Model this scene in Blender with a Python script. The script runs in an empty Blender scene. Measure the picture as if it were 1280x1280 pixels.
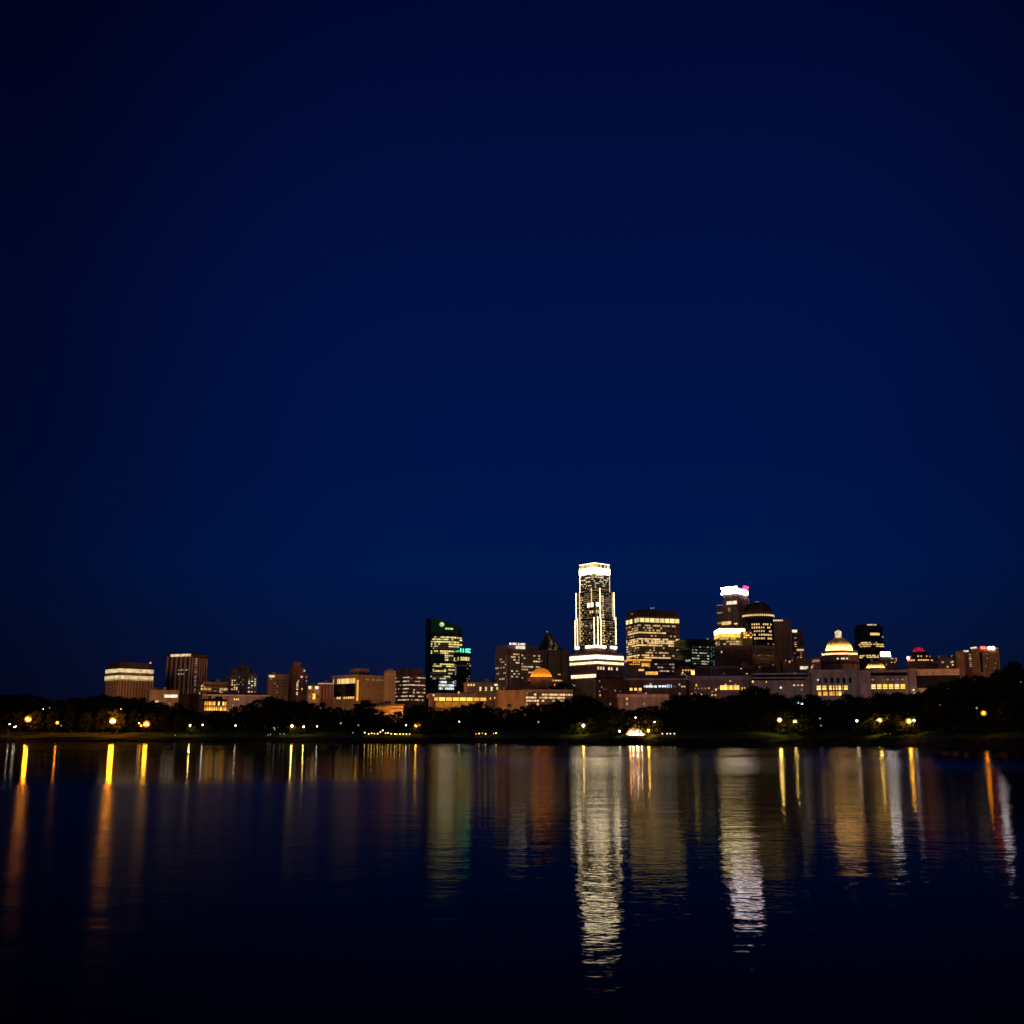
import bpy, math, random
from mathutils import Vector
R = math.radians
rnd = random.Random(7)
sc = bpy.context.scene
COL = sc.collection

# ------------------------------------------------------------------ camera
F, CX, CY, HOR, CAMH = 1372.0, 640.0, 640.0, 919.0, 3.2
PITCH = math.atan((HOR - CY) / F)
CP, SP = math.cos(PITCH), math.sin(PITCH)
CAM = Vector((0, 0, CAMH))
cd = bpy.data.cameras.new("camera"); co = bpy.data.objects.new("camera", cd); COL.objects.link(co)
co.location = CAM; co.rotation_euler = (math.pi / 2 + PITCH, 0, 0)
cd.sensor_width = 36; cd.lens = 36 * F / 1280; cd.clip_start = 0.1; cd.clip_end = 20000
sc.camera = co


def ray(x, y):
    a, b = (x - CX) / F, (CY - y) / F
    return Vector((a, CP - b * SP, SP + b * CP))


def at(x, y, Y):
    d = ray(x, y)
    return CAM + d * (Y / d.y)


# ------------------------------------------------------------------ helpers
class MB:
    def __init__(s): s.v = []; s.f = []
    def add(s, vs, fs):
        n = len(s.v); s.v += [tuple(p) for p in vs]; s.f += [tuple(n + i for i in f) for f in fs]; return s
    def box(s, x0, x1, y0, y1, z0, z1):
        return s.add([(x0, y0, z0), (x1, y0, z0), (x1, y1, z0), (x0, y1, z0), (x0, y0, z1), (x1, y0, z1), (x1, y1, z1), (x0, y1, z1)],
                     [(0, 3, 2, 1), (4, 5, 6, 7), (0, 1, 5, 4), (1, 2, 6, 5), (2, 3, 7, 6), (3, 0, 4, 7)])
    def prism(s, pts, z0, z1):                       # pts counter-clockwise; z1 a number or one per point
        n = len(pts); zt = z1 if isinstance(z1, (list, tuple)) else [z1] * n
        vs = [(p[0], p[1], z0) for p in pts] + [(p[0], p[1], t) for p, t in zip(pts, zt)]
        fs = [tuple(reversed(range(n))), tuple(range(n, 2 * n))]
        fs += [(i, (i + 1) % n, n + (i + 1) % n, n + i) for i in range(n)]
        return s.add(vs, fs)
    def lathe(s, prof, n=24, cx=0, cy=0, z=0, caps=True):       # prof: (r, z) from bottom to top
        vs = []; fs = []
        for r, h in prof:
            for k in range(n):
                a = 2 * math.pi * k / n; vs.append((cx + r * math.cos(a), cy + r * math.sin(a), z + h))
        m = len(prof)
        for i in range(m - 1):
            for k in range(n):
                k2 = (k + 1) % n; fs.append((i * n + k, i * n + k2, (i + 1) * n + k2, (i + 1) * n + k))
        if caps: fs.append(tuple(reversed(range(n)))); fs.append(tuple((m - 1) * n + k for k in range(n)))
        return s.add(vs, fs)
    def tube(s, pts, rads, n=6):
        pts = [Vector(p) for p in pts]; vs = []; fs = []
        for i, p in enumerate(pts):
            d = (pts[min(i + 1, len(pts) - 1)] - pts[max(i - 1, 0)]).normalized()
            a = d.orthogonal().normalized(); b = d.cross(a)
            for k in range(n):
                t = 2 * math.pi * k / n; vs.append(p + (a * math.cos(t) + b * math.sin(t)) * rads[i])
        for i in range(len(pts) - 1):
            for k in range(n):
                k2 = (k + 1) % n; fs.append((i * n + k, i * n + k2, (i + 1) * n + k2, (i + 1) * n + k))
        fs.append(tuple(reversed(range(n)))); fs.append(tuple((len(pts) - 1) * n + k for k in range(n)))
        return s.add(vs, fs)
    def ball(s, c, r, n=8, m=5, sz=1.0):
        prof = [(max(1e-3, r * math.sin(math.pi * i / m)), -r * sz * math.cos(math.pi * i / m)) for i in range(m + 1)]
        return s.lathe(prof, n, c[0], c[1], c[2])
    def mesh(s, name, mat, smooth=False):
        me = bpy.data.meshes.new(name); me.from_pydata(s.v, [], s.f); me.materials.append(mat)
        if smooth: me.polygons.foreach_set("use_smooth", [True] * len(me.polygons))
        me.update(); return me
    def build(s, name, mat, parent=None, smooth=False):
        return link(name, s.mesh(name, mat, smooth), parent)


def link(name, me, parent=None):
    o = bpy.data.objects.new(name, me); COL.objects.link(o)
    if parent: o.parent = parent
    return o


def tag(o, label=None, cat=None, group=None, kind=None):
    if label: o["label"] = label
    if cat: o["category"] = cat
    if group: o["group"] = group
    if kind: o["kind"] = kind
    return o


def empty(name, loc, rz=0, label=None, cat=None, group=None):
    o = bpy.data.objects.new(name, None); COL.objects.link(o); o.location = loc; o.rotation_euler = (0, 0, rz)
    o.empty_display_size = 0.5
    return tag(o, label, cat, group)


# ------------------------------------------------------------------ materials
MATS = {}


def newmat(name):
    m = bpy.data.materials.new(name); m.use_nodes = True; m.node_tree.nodes.clear(); return m, m.node_tree.nodes, m.node_tree.links


def wall(name, c, scale=0.25, rough=0.85, var=0.35, spec=0.3):
    if name in MATS: return MATS[name]
    m, N, L = newmat(name)
    out = N.new("ShaderNodeOutputMaterial"); p = N.new("ShaderNodeBsdfPrincipled"); tc = N.new("ShaderNodeTexCoord")
    n1 = N.new("ShaderNodeTexNoise"); n1.inputs["Scale"].default_value = scale; n1.inputs["Detail"].default_value = 6
    mp = N.new("ShaderNodeMapping"); mp.inputs["Scale"].default_value = (1, 1, 0.35)
    r = N.new("ShaderNodeValToRGB"); e = r.color_ramp.elements
    e[0].position = .3; e[1].position = .72
    e[0].color = [k * (1 - var) for k in c] + [1]; e[1].color = [min(1, k * (1 + var)) for k in c] + [1]
    L.new(tc.outputs["Object"], mp.inputs[0]); L.new(mp.outputs[0], n1.inputs["Vector"]); L.new(n1.outputs[0], r.inputs[0]); L.new(r.outputs[0], p.inputs["Base Color"])
    p.inputs["Roughness"].default_value = rough; p.inputs["Specular IOR Level"].default_value = spec
    L.new(p.outputs[0], out.inputs[0]); MATS[name] = m; return m


def emis(name, c, s, sample=False):
    """a lamp or a lit surface, with small uneven patches of brightness"""
    if name in MATS: return MATS[name]
    m, N, L = newmat(name)
    out = N.new("ShaderNodeOutputMaterial"); e = N.new("ShaderNodeEmission"); e.inputs[0].default_value = (*c, 1)
    if sample:
        e.inputs[1].default_value = s
    else:
        tc = N.new("ShaderNodeTexCoord"); n1 = N.new("ShaderNodeTexNoise"); n1.inputs["Scale"].default_value = .35; n1.inputs["Detail"].default_value = 3
        mr = N.new("ShaderNodeMapRange"); mr.inputs[1].default_value = .3; mr.inputs[2].default_value = .7
        mr.inputs[3].default_value = s * .55; mr.inputs[4].default_value = s * 1.45
        L.new(tc.outputs["Object"], n1.inputs["Vector"]); L.new(n1.outputs[0], mr.inputs[0]); L.new(mr.outputs[0], e.inputs[1])
    L.new(e.outputs[0], out.inputs[0])
    m.cycles.emission_sampling = "FRONT" if sample else "NONE"
    MATS[name] = m; return m


def rooms(name, c, s, cell=3.2, lit=.8, c2=None, dim=.04):
    """a ribbon of glass with rooms behind it, some lit brighter than others, thin dark mullions between"""
    if name in MATS: return MATS[name]
    m, N, L = newmat(name)

    def M(op, a, b=None):
        n = N.new("ShaderNodeMath"); n.operation = op
        for i, v in enumerate((a, b)):
            if v is None: continue
            if isinstance(v, (int, float)): n.inputs[i].default_value = v
            else: L.new(v, n.inputs[i])
        return n.outputs[0]
    out = N.new("ShaderNodeOutputMaterial"); tc = N.new("ShaderNodeTexCoord"); sx = N.new("ShaderNodeSeparateXYZ"); oi = N.new("ShaderNodeObjectInfo")
    L.new(tc.outputs["Object"], sx.inputs[0])
    u = M("DIVIDE", M("SUBTRACT", sx.outputs[0], M("MULTIPLY", sx.outputs[1], 1.0)), cell)
    u = M("ADD", u, 500.0)
    cx = N.new("ShaderNodeCombineXYZ"); L.new(M("FLOOR", u), cx.inputs[0]); L.new(M("MULTIPLY", oi.outputs["Random"], 97.0), cx.inputs[1])
    wn = N.new("ShaderNodeTexWhiteNoise"); wn.noise_dimensions = "3D"; L.new(cx.outputs[0], wn.inputs["Vector"])
    # runs of neighbouring rooms share a switch: coarse cells decide most of it
    cx2 = N.new("ShaderNodeCombineXYZ"); L.new(M("FLOOR", M("DIVIDE", u, 4.0)), cx2.inputs[0]); L.new(M("MULTIPLY", oi.outputs["Random"], 31.0), cx2.inputs[1])
    wn2 = N.new("ShaderNodeTexWhiteNoise"); wn2.noise_dimensions = "3D"; L.new(cx2.outputs[0], wn2.inputs["Vector"])
    mix = M("ADD", M("MULTIPLY", wn.outputs["Value"], .45), M("MULTIPLY", wn2.outputs["Value"], .55))
    on = M("LESS_THAN", mix, .18 + .64 * lit)
    lev = M("ADD", M("MULTIPLY", on, M("ADD", M("MULTIPLY", wn.outputs["Value"], .9), .5)), dim)
    fr = M("FRACT", u); mull = M("GREATER_THAN", fr, .14)
    st = M("MULTIPLY", M("MULTIPLY", lev, mull), s)
    e = N.new("ShaderNodeEmission"); L.new(st, e.inputs[1])
    mc = N.new("ShaderNodeMix"); mc.data_type = "RGBA"; L.new(wn2.outputs["Value"], mc.inputs[0])
    mc.inputs[6].default_value = (*c, 1); mc.inputs[7].default_value = (*(c2 or c), 1)
    L.new(mc.outputs[2], e.inputs[0])
    g = N.new("ShaderNodeBsdfPrincipled"); g.inputs["Base Color"].default_value = (.015, .015, .018, 1); g.inputs["Roughness"].default_value = .2
    ad = N.new("ShaderNodeAddShader"); L.new(e.outputs[0], ad.inputs[0]); L.new(g.outputs[0], ad.inputs[1]); L.new(ad.outputs[0], out.inputs[0])
    m.cycles.emission_sampling = "NONE"; MATS[name] = m; return m


def glass(name, c, rough=.15):
    if name in MATS: return MATS[name]
    m, N, L = newmat(name); out = N.new("ShaderNodeOutputMaterial"); p = N.new("ShaderNodeBsdfPrincipled")
    tc = N.new("ShaderNodeTexCoord"); n1 = N.new("ShaderNodeTexNoise"); n1.inputs["Scale"].default_value = .2
    r = N.new("ShaderNodeValToRGB"); r.color_ramp.elements[0].color = [k * .6 for k in c] + [1]; r.color_ramp.elements[1].color = [k * 1.4 for k in c] + [1]
    L.new(tc.outputs["Object"], n1.inputs["Vector"]); L.new(n1.outputs[0], r.inputs[0]); L.new(r.outputs[0], p.inputs["Base Color"])
    p.inputs["Roughness"].default_value = rough; L.new(p.outputs[0], out.inputs[0]); MATS[name] = m; return m


BRICK = wall("brown_brick", (.30, .17, .13)); TAN = wall("tan_concrete", (.40, .29, .20)); CREAM = wall("cream_stone", (.50, .38, .26))
GREY = wall("grey_concrete", (.34, .29, .30)); DARKB = wall("dark_brick", (.16, .09, .08)); ROSE = wall("rose_concrete", (.36, .24, .21))
BLACKM = wall("black_metal", (.02, .02, .022), rough=.5); PLUM = wall("plum_stone", (.22, .14, .15))
DGLASS = glass("dark_glass", (.02, .022, .028)); GGLASS = glass("green_glass", (.006, .05, .038)); TGLASS = glass("teal_glass", (.012, .035, .042))
BGLASS = glass("black_glass", (.012, .011, .014))
GOLD = wall("gold_leaf", (.82, .60, .26), rough=.45, var=.15, spec=.5); ROOFD = wall("dark_roof", (.07, .05, .05))
WARM = (1, .64, .22); AMB = (1, .44, .06); WHT = (1, .84, .58); COOL = (.75, .88, 1.0); SOD = (1, .40, .035); YEL = (1, .66, .12)
W1 = emis("warm_window", WARM, .9); W2 = emis("pale_window", WHT, 1.0); W3 = emis("amber_window", AMB, .9); W4 = emis("cool_window", COOL, 1.0)
WD = emis("dim_window", (1, .6, .35), .22); W5 = emis("faint_window", (.8, .75, .8), .35)
CROWN = emis("white_crown_light", (1, .80, .50), 17.0); STRIP = emis("tower_light_strip", (1, .78, .42), 3.2); STRIP2 = emis("amber_light_strip", (1, .66, .26), 1.2)
SIGNW = emis("white_sign_light", (1, .84, .90), 16.0); SIGNR = emis("red_sign_light", (1, .05, .09), 4.0); PINK = emis("pink_sign_light", (1, .03, .16), 3.0)
SIGNB = emis("blue_white_sign_light", (.72, .84, 1.0), 1.6); SIGNG = emis("green_sign_light", (.10, 1, .50), 2.0)
BARW = emis("warm_light_bar", (1, .74, .36), .75)

# ------------------------------------------------------------------ ground, bank and water
SH = [(-400, 926.5), (0, 926.5), (300, 926.6), (550, 928), (700, 929.5), (850, 931.5), (950, 932.5), (1050, 931), (1140, 932), (1190, 935), (1280, 936.5), (1700, 937)]


def kx(x): return ray(x, HOR).x / ray(x, HOR).y


def shore(k):
    ks = [(kx(x), CAMH * F / (y - HOR) * 1.0) for x, y in SH]
    if k <= ks[0][0]: return ks[0][1]
    for (a, ya), (b, yb) in zip(ks, ks[1:]):
        if k <= b:
            t = (k - a) / (b - a); t = t * t * (3 - 2 * t); return ya + (yb - ya) * t
    return ks[-1][1]


PROF = [(-14, -2.5), (0, -.05), (3.0, 1.5), (6, 2.3), (12, 3.3), (30, 4.5), (60, 5.4), (110, 6.4), (200, 10), (270, 14), (450, 14), (900, 14), (2500, 14), (9000, 14)]


def gz(X, Y):
    t = Y - shore(X / Y)
    if t <= PROF[0][0]: return PROF[0][1]
    for (a, za), (b, zb) in zip(PROF, PROF[1:]):
        if t <= b: return za + (zb - za) * (t - a) / (b - a)
    return PROF[-1][1]


KS = [-9, -5, -3, -2, -1.4, -1, -.8] + [-.6 + i * .01 for i in range(121)] + [.8, 1, 1.4, 2, 3, 5, 9]


def strip(ts, jit):
    rg = random.Random(3); vs = []; fs = []
    for t, z in ts:
        for k in KS:
            Y = shore(k) + t; vs.append((k * Y, Y, z + (rg.uniform(-jit, jit) if 0 < t < 300 else 0)))
    n = len(KS)
    for i in range(len(ts) - 1):
        for j in range(n - 1): fs.append((i * n + j, i * n + j + 1, (i + 1) * n + j + 1, (i + 1) * n + j))
    return MB().add(vs, fs)


def groundmat():
    m, N, L = newmat("grass_ground"); out = N.new("ShaderNodeOutputMaterial"); p = N.new("ShaderNodeBsdfPrincipled"); tc = N.new("ShaderNodeTexCoord")
    a = N.new("ShaderNodeTexNoise"); a.inputs["Scale"].default_value = .12; a.inputs["Detail"].default_value = 8
    r = N.new("ShaderNodeValToRGB"); r.color_ramp.elements[0].color = (.05, .08, .015, 1); r.color_ramp.elements[1].color = (.13, .19, .045, 1)
    r.color_ramp.elements[0].position = .35; r.color_ramp.elements[1].position = .65
    L.new(tc.outputs["Object"], a.inputs["Vector"]); L.new(a.outputs[0], r.inputs[0]); L.new(r.outputs[0], p.inputs["Base Color"]); p.inputs["Roughness"].default_value = .95
    p.inputs["Specular IOR Level"].default_value = .1
    L.new(p.outputs[0], out.inputs[0]); return m


gr = strip(PROF[3:], .18).build("ground", groundmat()); tag(gr, kind="structure")
bk = strip([(-14, -2.5), (-3, -.6), (0, -.02), (1.5, .7), (3, 1.45), (4.5, 2.0), (6, 2.25), (10, 2.5)], .22).build("riverbank", wall("bank_rock", (.02, .018, .015), scale=.8)); tag(bk, kind="structure")


def watermat():
    m, N, L = newmat("lake_water"); out = N.new("ShaderNodeOutputMaterial")
    tc = N.new("ShaderNodeTexCoord")

    def noise(scale, sx, detail, rot=0, rough=.55):
        mp = N.new("ShaderNodeMapping"); mp.inputs["Scale"].default_value = (sx, 1, 1); mp.inputs["Rotation"].default_value = (0, 0, rot)
        n = N.new("ShaderNodeTexNoise"); n.inputs["Scale"].default_value = scale; n.inputs["Detail"].default_value = detail; n.inputs["Roughness"].default_value = rough
        L.new(tc.outputs["Object"], mp.inputs[0]); L.new(mp.outputs[0], n.inputs["Vector"]); return n.outputs[0]

    def bump(h, dist, prev=None):
        b = N.new("ShaderNodeBump"); b.inputs["Distance"].default_value = dist; b.inputs["Strength"].default_value = 1
        if hasattr(b, "filter_width"): b.inputs["Filter Width"].default_value = .1
        L.new(h, b.inputs["Height"])
        if prev: L.new(prev, b.inputs["Normal"])
        return b.outputs[0]
    n = bump(noise(.35, .6, 2, .2), BUMP[0])
    n = bump(noise(1.25, .75, 3, -.15), BUMP[1], n)
    n = bump(noise(3.1, .8, 2, .1), BUMP[2], n)
    # wind patches: roughness drifts between calm and ruffled water
    pat = noise(.012, .35, 3, .05)
    sx = N.new("ShaderNodeSeparateXYZ"); L.new(tc.outputs["Object"], sx.inputs[0])

    def ramp(v, a, b, c, d):
        q = N.new("ShaderNodeMapRange"); q.interpolation_type = "SMOOTHSTEP"
        for i, w in enumerate((a, b, c, d)): q.inputs[1 + i].default_value = w
        L.new(v, q.inputs[0]); return q.outputs[0]

    def M(op, a, b):
        q = N.new("ShaderNodeMath"); q.operation = op
        for i, w in enumerate((a, b)):
            if isinstance(w, (int, float)): q.inputs[i].default_value = w
            else: L.new(w, q.inputs[i])
        return q.outputs[0]
    # a gust line: west of mid-lake the nearer water is ruffled, beyond it lies calmer water
    yy = M("ADD", sx.outputs[1], M("MULTIPLY", noise(.05, .22, 4, .06, .65), 46.0))
    west = ramp(M("ADD", sx.outputs[0], M("MULTIPLY", sx.outputs[1], .085)), -5, 4, 1, 0)
    gust = ramp(yy, 88, 120, 1, 0)
    far = ramp(sx.outputs[1], 30, 130, -.14, .16)
    wsum = M("ADD", M("MULTIPLY", gust, .36), M("MULTIPLY", M("SUBTRACT", 1.0, gust), -.20))
    pat = M("ADD", pat, M("ADD", M("MULTIPLY", M("SUBTRACT", 1.0, west), far), M("MULTIPLY", west, wsum)))
    mr = N.new("ShaderNodeMapRange"); mr.inputs[1].default_value = .38; mr.inputs[2].default_value = .62; mr.clamp = False; mr.inputs[3].default_value = ROUGH[0]; mr.inputs[4].default_value = ROUGH[1]
    L.new(pat, mr.inputs[0])
    fr = N.new("ShaderNodeFresnel"); fr.inputs[0].default_value = 1.33
    mul = N.new("ShaderNodeMath"); mul.operation = "MULTIPLY"; mul.inputs[1].default_value = REFL; pw = N.new("ShaderNodeMath"); pw.operation = "POWER"; pw.inputs[1].default_value = 2.1; L.new(fr.outputs[0], pw.inputs[0]); L.new(pw.outputs[0], mul.inputs[0])
    g = N.new("ShaderNodeBsdfGlossy"); g.distribution = "BECKMANN"; g.inputs[0].default_value = (1, 1, 1, 1)
    L.new(mr.outputs[0], g.inputs["Roughness"]); L.new(n, g.inputs["Normal"])
    d = N.new("ShaderNodeBsdfDiffuse"); d.inputs[0].default_value = (.003, .006, .010, 1)
    mx = N.new("ShaderNodeMixShader"); L.new(mul.outputs[0], mx.inputs[0]); L.new(d.outputs[0], mx.inputs[1]); L.new(g.outputs[0], mx.inputs[2])
    L.new(mx.outputs[0], out.inputs[0]); return m


BUMP = (.022, .0095, .0055); ROUGH = (.095, .165); REFL = .86
wb = MB()
ys = [-400, -40, 0, 40, 120, 300, 700]
wb.add([(x, y, 0) for y in ys for x in (-7000, 7000)], [(2 * i, 2 * i + 1, 2 * i + 3, 2 * i + 2) for i in range(len(ys) - 1)])
tag(wb.build("water", watermat()), kind="structure")


# ------------------------------------------------------------------ buildings
ALL = []


class Bld:
    """a rectangular building whose near corner, two visible faces and roof line sit where the photo shows them.
    Local frame: x along the front (right-hand) face, y into the building, front face at y=-a/2, side face at x=-b/2."""
    def __init__(s, name, label, x0, xc, x1, ytop, D, mat, rho=30, cat="building", group=None, a=None, body=True, bname="wall"):
        C = at(xc, ytop, D); d = ray(xc, ytop); al = math.atan2(d.x, d.y)
        th = -al + R(rho); v = Vector((math.cos(th), math.sin(th), 0)); u = Vector((-math.sin(th), math.cos(th), 0))
        def solve(x, w): k = ray(x, ytop).x / ray(x, ytop).y; return (k * C.y - C.x) / (w.x - k * w.y)
        s.b = solve(x1, v); s.a = a or solve(x0, u)
        assert s.a > 0 and s.b > 0, (label, s.a, s.b)
        P = C + v * s.b / 2 + u * s.a / 2
        s.base = gz(P.x, P.y) - 1.0; s.th = th; s.h = C.z - s.base
        s.root = empty(name, (P.x, P.y, s.base), th, label, cat, group)
        s.xc = xc; s.D = D; s.ytop = ytop; ALL.append(s)
        rel = CAM - Vector((P.x, P.y, s.base)); s.cam = s.rot(rel)
        s.mat = mat; s.X, s.Y = s.b / 2, s.a / 2; s.n = 0
        if body: s.wall = MB().box(-s.X, s.X, -s.Y, s.Y, 0, s.h).build(bname, mat, s.root)
    def rot(s, p): c, n = math.cos(s.th), math.sin(s.th); return Vector((p.x * c + p.y * n, -p.x * n + p.y * c, p.z))
    def Fp(s, px, py, off=0):
        d = s.rot(ray(px, py)); t = (-s.Y - off - s.cam.y) / d.y; q = s.cam + d * t; return q.x, q.z
    def Lp(s, px, py, off=0):
        d = s.rot(ray(px, py)); t = (-s.X - off - s.cam.x) / d.x; q = s.cam + d * t; return q.y, q.z
    def z(s, py): d = ray(s.xc, py); return CAMH + d.z / d.y * s.D - s.base
    def part(s, name, mat, x0, x1, y0, y1, z0, z1): return MB().box(x0, x1, y0, y1, z0, z1).build(name, mat, s.root)
    def band(s, name, mat, xA, xB, yT, yB, face="F", out=.35, parent=None, deep=.3):
        if face == "F":
            (x0, z1), (x1, z1b) = s.Fp(xA, yT), s.Fp(xB, yT); x0, x1 = max(x0, -s.X), min(x1, s.X); zm0 = s.Fp((xA + xB) / 2, yB)[1]; zm1 = s.Fp((xA + xB) / 2, yT)[1]
            return s.part(name, mat, x0, x1, -s.Y - out, -s.Y + deep, zm0, zm1)
        (y1, _), (y0, _) = s.Lp(xA, yT), s.Lp(xB, yT); y0, y1 = max(y0, -s.Y), min(y1, s.Y); zm0 = s.Lp((xA + xB) / 2, yB)[1]; zm1 = s.Lp((xA + xB) / 2, yT)[1]
        return s.part(name, mat, -s.X - out, -s.X + deep, y0, y1, zm0, zm1)
    def wrap(s, name, mat, z0, z1, out=.35, xe=1.0, ye=1.0, all4=False):
        """one belt round the near corner: front and side face"""
        m = MB(); m.box(-s.X - out, -s.X + 2 * s.X * xe, -s.Y - out, -s.Y + .2, z0, z1)
        if ye > 0: m.box(-s.X - out, -s.X + .2, -s.Y + .2, -s.Y + 2 * s.Y * ye, z0, z1)
        if all4: m.box(-s.X + .2, s.X + out, s.Y - .2, s.Y + out, z0, z1); m.box(s.X - .2, s.X + out, -s.Y + .2, s.Y - .2, z0, z1)
        return m.build(name, mat, s.root)
    def rows(s, mats, zs, h, out=.3, xe=1.0, ye=1.0, name="window_band"):
        for i, zz in enumerate(zs): s.wrap(name, mats[i % len(mats)], zz, zz + h, out, xe, ye)
    def grid(s, face, xA, xB, yT, yB, nc, nr, fw=.55, fh=.5, lit=.5, mats=None, dark=None, name="window", out=.18, seed=0):
        rg = random.Random(seed + nc * 31 + nr); mats = mats or [W1]; cache = {}
        if face == "F": (u0, zt), (u1, _) = s.Fp(xA, yT), s.Fp(xB, yT); zb = s.Fp((xA + xB) / 2, yB)[1]
        else: (u1, zt), (u0, _) = s.Lp(xA, yT), s.Lp(xB, yT); zb = s.Lp((xA + xB) / 2, yB)[1]
        cw, ch = (u1 - u0) / nc, (zt - zb) / nr; w, h = cw * fw, ch * fh
        for j in range(nr):
            for i in range(nc):
                on = rg.random() < (lit(i / max(1, nc - 1), j / max(1, nr - 1)) if callable(lit) else lit)
                mt = rg.choice(mats) if on else dark
                if mt is None or s.n >= 100: continue
                s.n += 1
                if mt.name not in cache:
                    b = MB().box(-w / 2, w / 2, -out, .1, -h / 2, h / 2) if face == "F" else MB().box(-out, .1, -w / 2, w / 2, -h / 2, h / 2)
                    cache[mt.name] = b.mesh(name, mt)
                o = link(name, cache[mt.name], s.root); uu = u0 + cw * (i + .5); zz = zb + ch * (nr - j - .5)
                o.location = (uu, -s.Y, zz) if face == "F" else (-s.X, uu, zz)
    def fins(s, face, xA, xB, yT, yB, n, w, mat, name="column", out=.7):
        if face == "F": (u0, zt), (u1, _) = s.Fp(xA, yT), s.Fp(xB, yT); zb = s.Fp((xA + xB) / 2, yB)[1]
        else: (u1, zt), (u0, _) = s.Lp(xA, yT), s.Lp(xB, yT); zb = s.Lp((xA + xB) / 2, yB)[1]
        b = MB().box(-w / 2, w / 2, -out, .05, zb, zt) if face == "F" else MB().box(-out, .05, -w / 2, w / 2, zb, zt)
        me = b.mesh(name, mat)
        for i in range(n):
            o = link(name, me, s.root); uu = u0 + (u1 - u0) * i / max(1, n - 1)
            o.location = (uu, -s.Y, 0) if face == "F" else (-s.X, uu, 0)
    def roofbox(s, name, mat, xA, xB, yT, f0=.25, f1=.75, z0=None):
        """a smaller block standing on the roof, its front set back from the front face"""
        c = -s.Y + 2 * s.Y * f0; off = -s.Y - c
        (x0, zt), (x1, _) = s.Fp(xA, yT, off), s.Fp(xB, yT, off)
        x0, x1 = max(x0, -s.X + .4), min(x1, s.X - .4)
        return s.part(name, mat, x0, x1, c, -s.Y + 2 * s.Y * f1, s.h if z0 is None else z0, zt)
    def bulb(s, px, py, mat, r=.5, name="beacon", off=0, yy=None):
        x, z = s.Fp(px, py, off if yy is None else -s.Y - yy)
        return MB().ball((x, (-s.Y - off) if yy is None else yy, z), r, 8, 5).build(name, mat, s.root)
    def clutter(s, seed):
        '''ledges, rooftop plant and a sparse field of windows: the small business of an ordinary town block'''
        rg = random.Random(seed); X, Y = s.X, s.Y
        for i in range(rg.randint(2, 5)):
            w, d, h = rg.uniform(1.2, 4), rg.uniform(1.5, 4), rg.uniform(1.0, 2.6); x = rg.uniform(-X + 2, X - w - 2) if X * 2 > w + 5 else -w / 2
            if 2 * Y > d + 3: y0 = -Y + rg.uniform(1.2, min(6, 2 * Y - d - .5)); s.part("roof_unit", rg.choice((ROOFD, GREY, s.mat)), x, x + w, y0, y0 + d, s.h - .05, s.h + h)
        zb = max(6, s.h - 24); n = 0
        for z in (s.h - 5.6, s.h - 12.4):
            if z > zb: s.wrap("ledge", s.mat, z, z + .35, .22)
        if 'civic' in s.root.name or 'gallery' in s.root.name: return
        nc = max(3, int(2 * X / 3.6)); nr = max(2, int((s.h - zb) / 3.6)); cache = {}
        for j in range(nr):
            for i in range(nc):
                q = rg.random(); mt = rg.choice((W1, WD, W5, W3, WD, WD))
                if q > .10 or s.n >= 99: continue
                s.n += 1
                if mt.name not in cache: cache[mt.name] = MB().box(-.65, .65, -.08, .1, -.8, .8).mesh("window", mt)
                o = link("window", cache[mt.name], s.root); o.location = (-X + 2 * X * (i + .5) / nc, -Y, s.h - 3.2 - j * 3.4)
    def glyphs(s, name, mat, xA, xB, yT, yB, n, out=.6, face="F", seed=1):
        """raised strokes of an illuminated sign whose words cannot be read at this distance"""
        rg = random.Random(seed); m = MB()
        if face == "F": (u0, z1), (u1, _) = s.Fp(xA, yT), s.Fp(xB, yT); z0 = s.Fp((xA + xB) / 2, yB)[1]
        else: (u1, z1), (u0, _) = s.Lp(xA, yT), s.Lp(xB, yT); z0 = s.Lp((xA + xB) / 2, yB)[1]
        cw = (u1 - u0) / n; h = z1 - z0; t = h * .24
        def bx(a, b, c, d):
            if face == "F": m.box(a, b, -s.Y - out, -s.Y - .02, c, d)
            else: m.box(-s.X - out, -s.X - .02, a, b, c, d)
        for i in range(n):
            a = u0 + cw * (i + .08); b = u0 + cw * (i + .92); k = rg.randrange(4); w = (b - a) * .32
            bx(a, a + w, z0, z1)
            if k != 2: bx(a + w, b, z1 - t, z1)
            if k in (0, 1): bx(b - w, b, z0, z1 - t)
            if k in (1, 3): bx(a + w, b - (w if k == 1 else 0), z0, z0 + t)
        return m.build(name, mat, s.root)


def dome_prof(r, h, n=10): return [(max(.02, r * math.cos(math.pi / 2 * i / n)), h * math.sin(math.pi / 2 * i / n)) for i in range(n + 1)]


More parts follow.
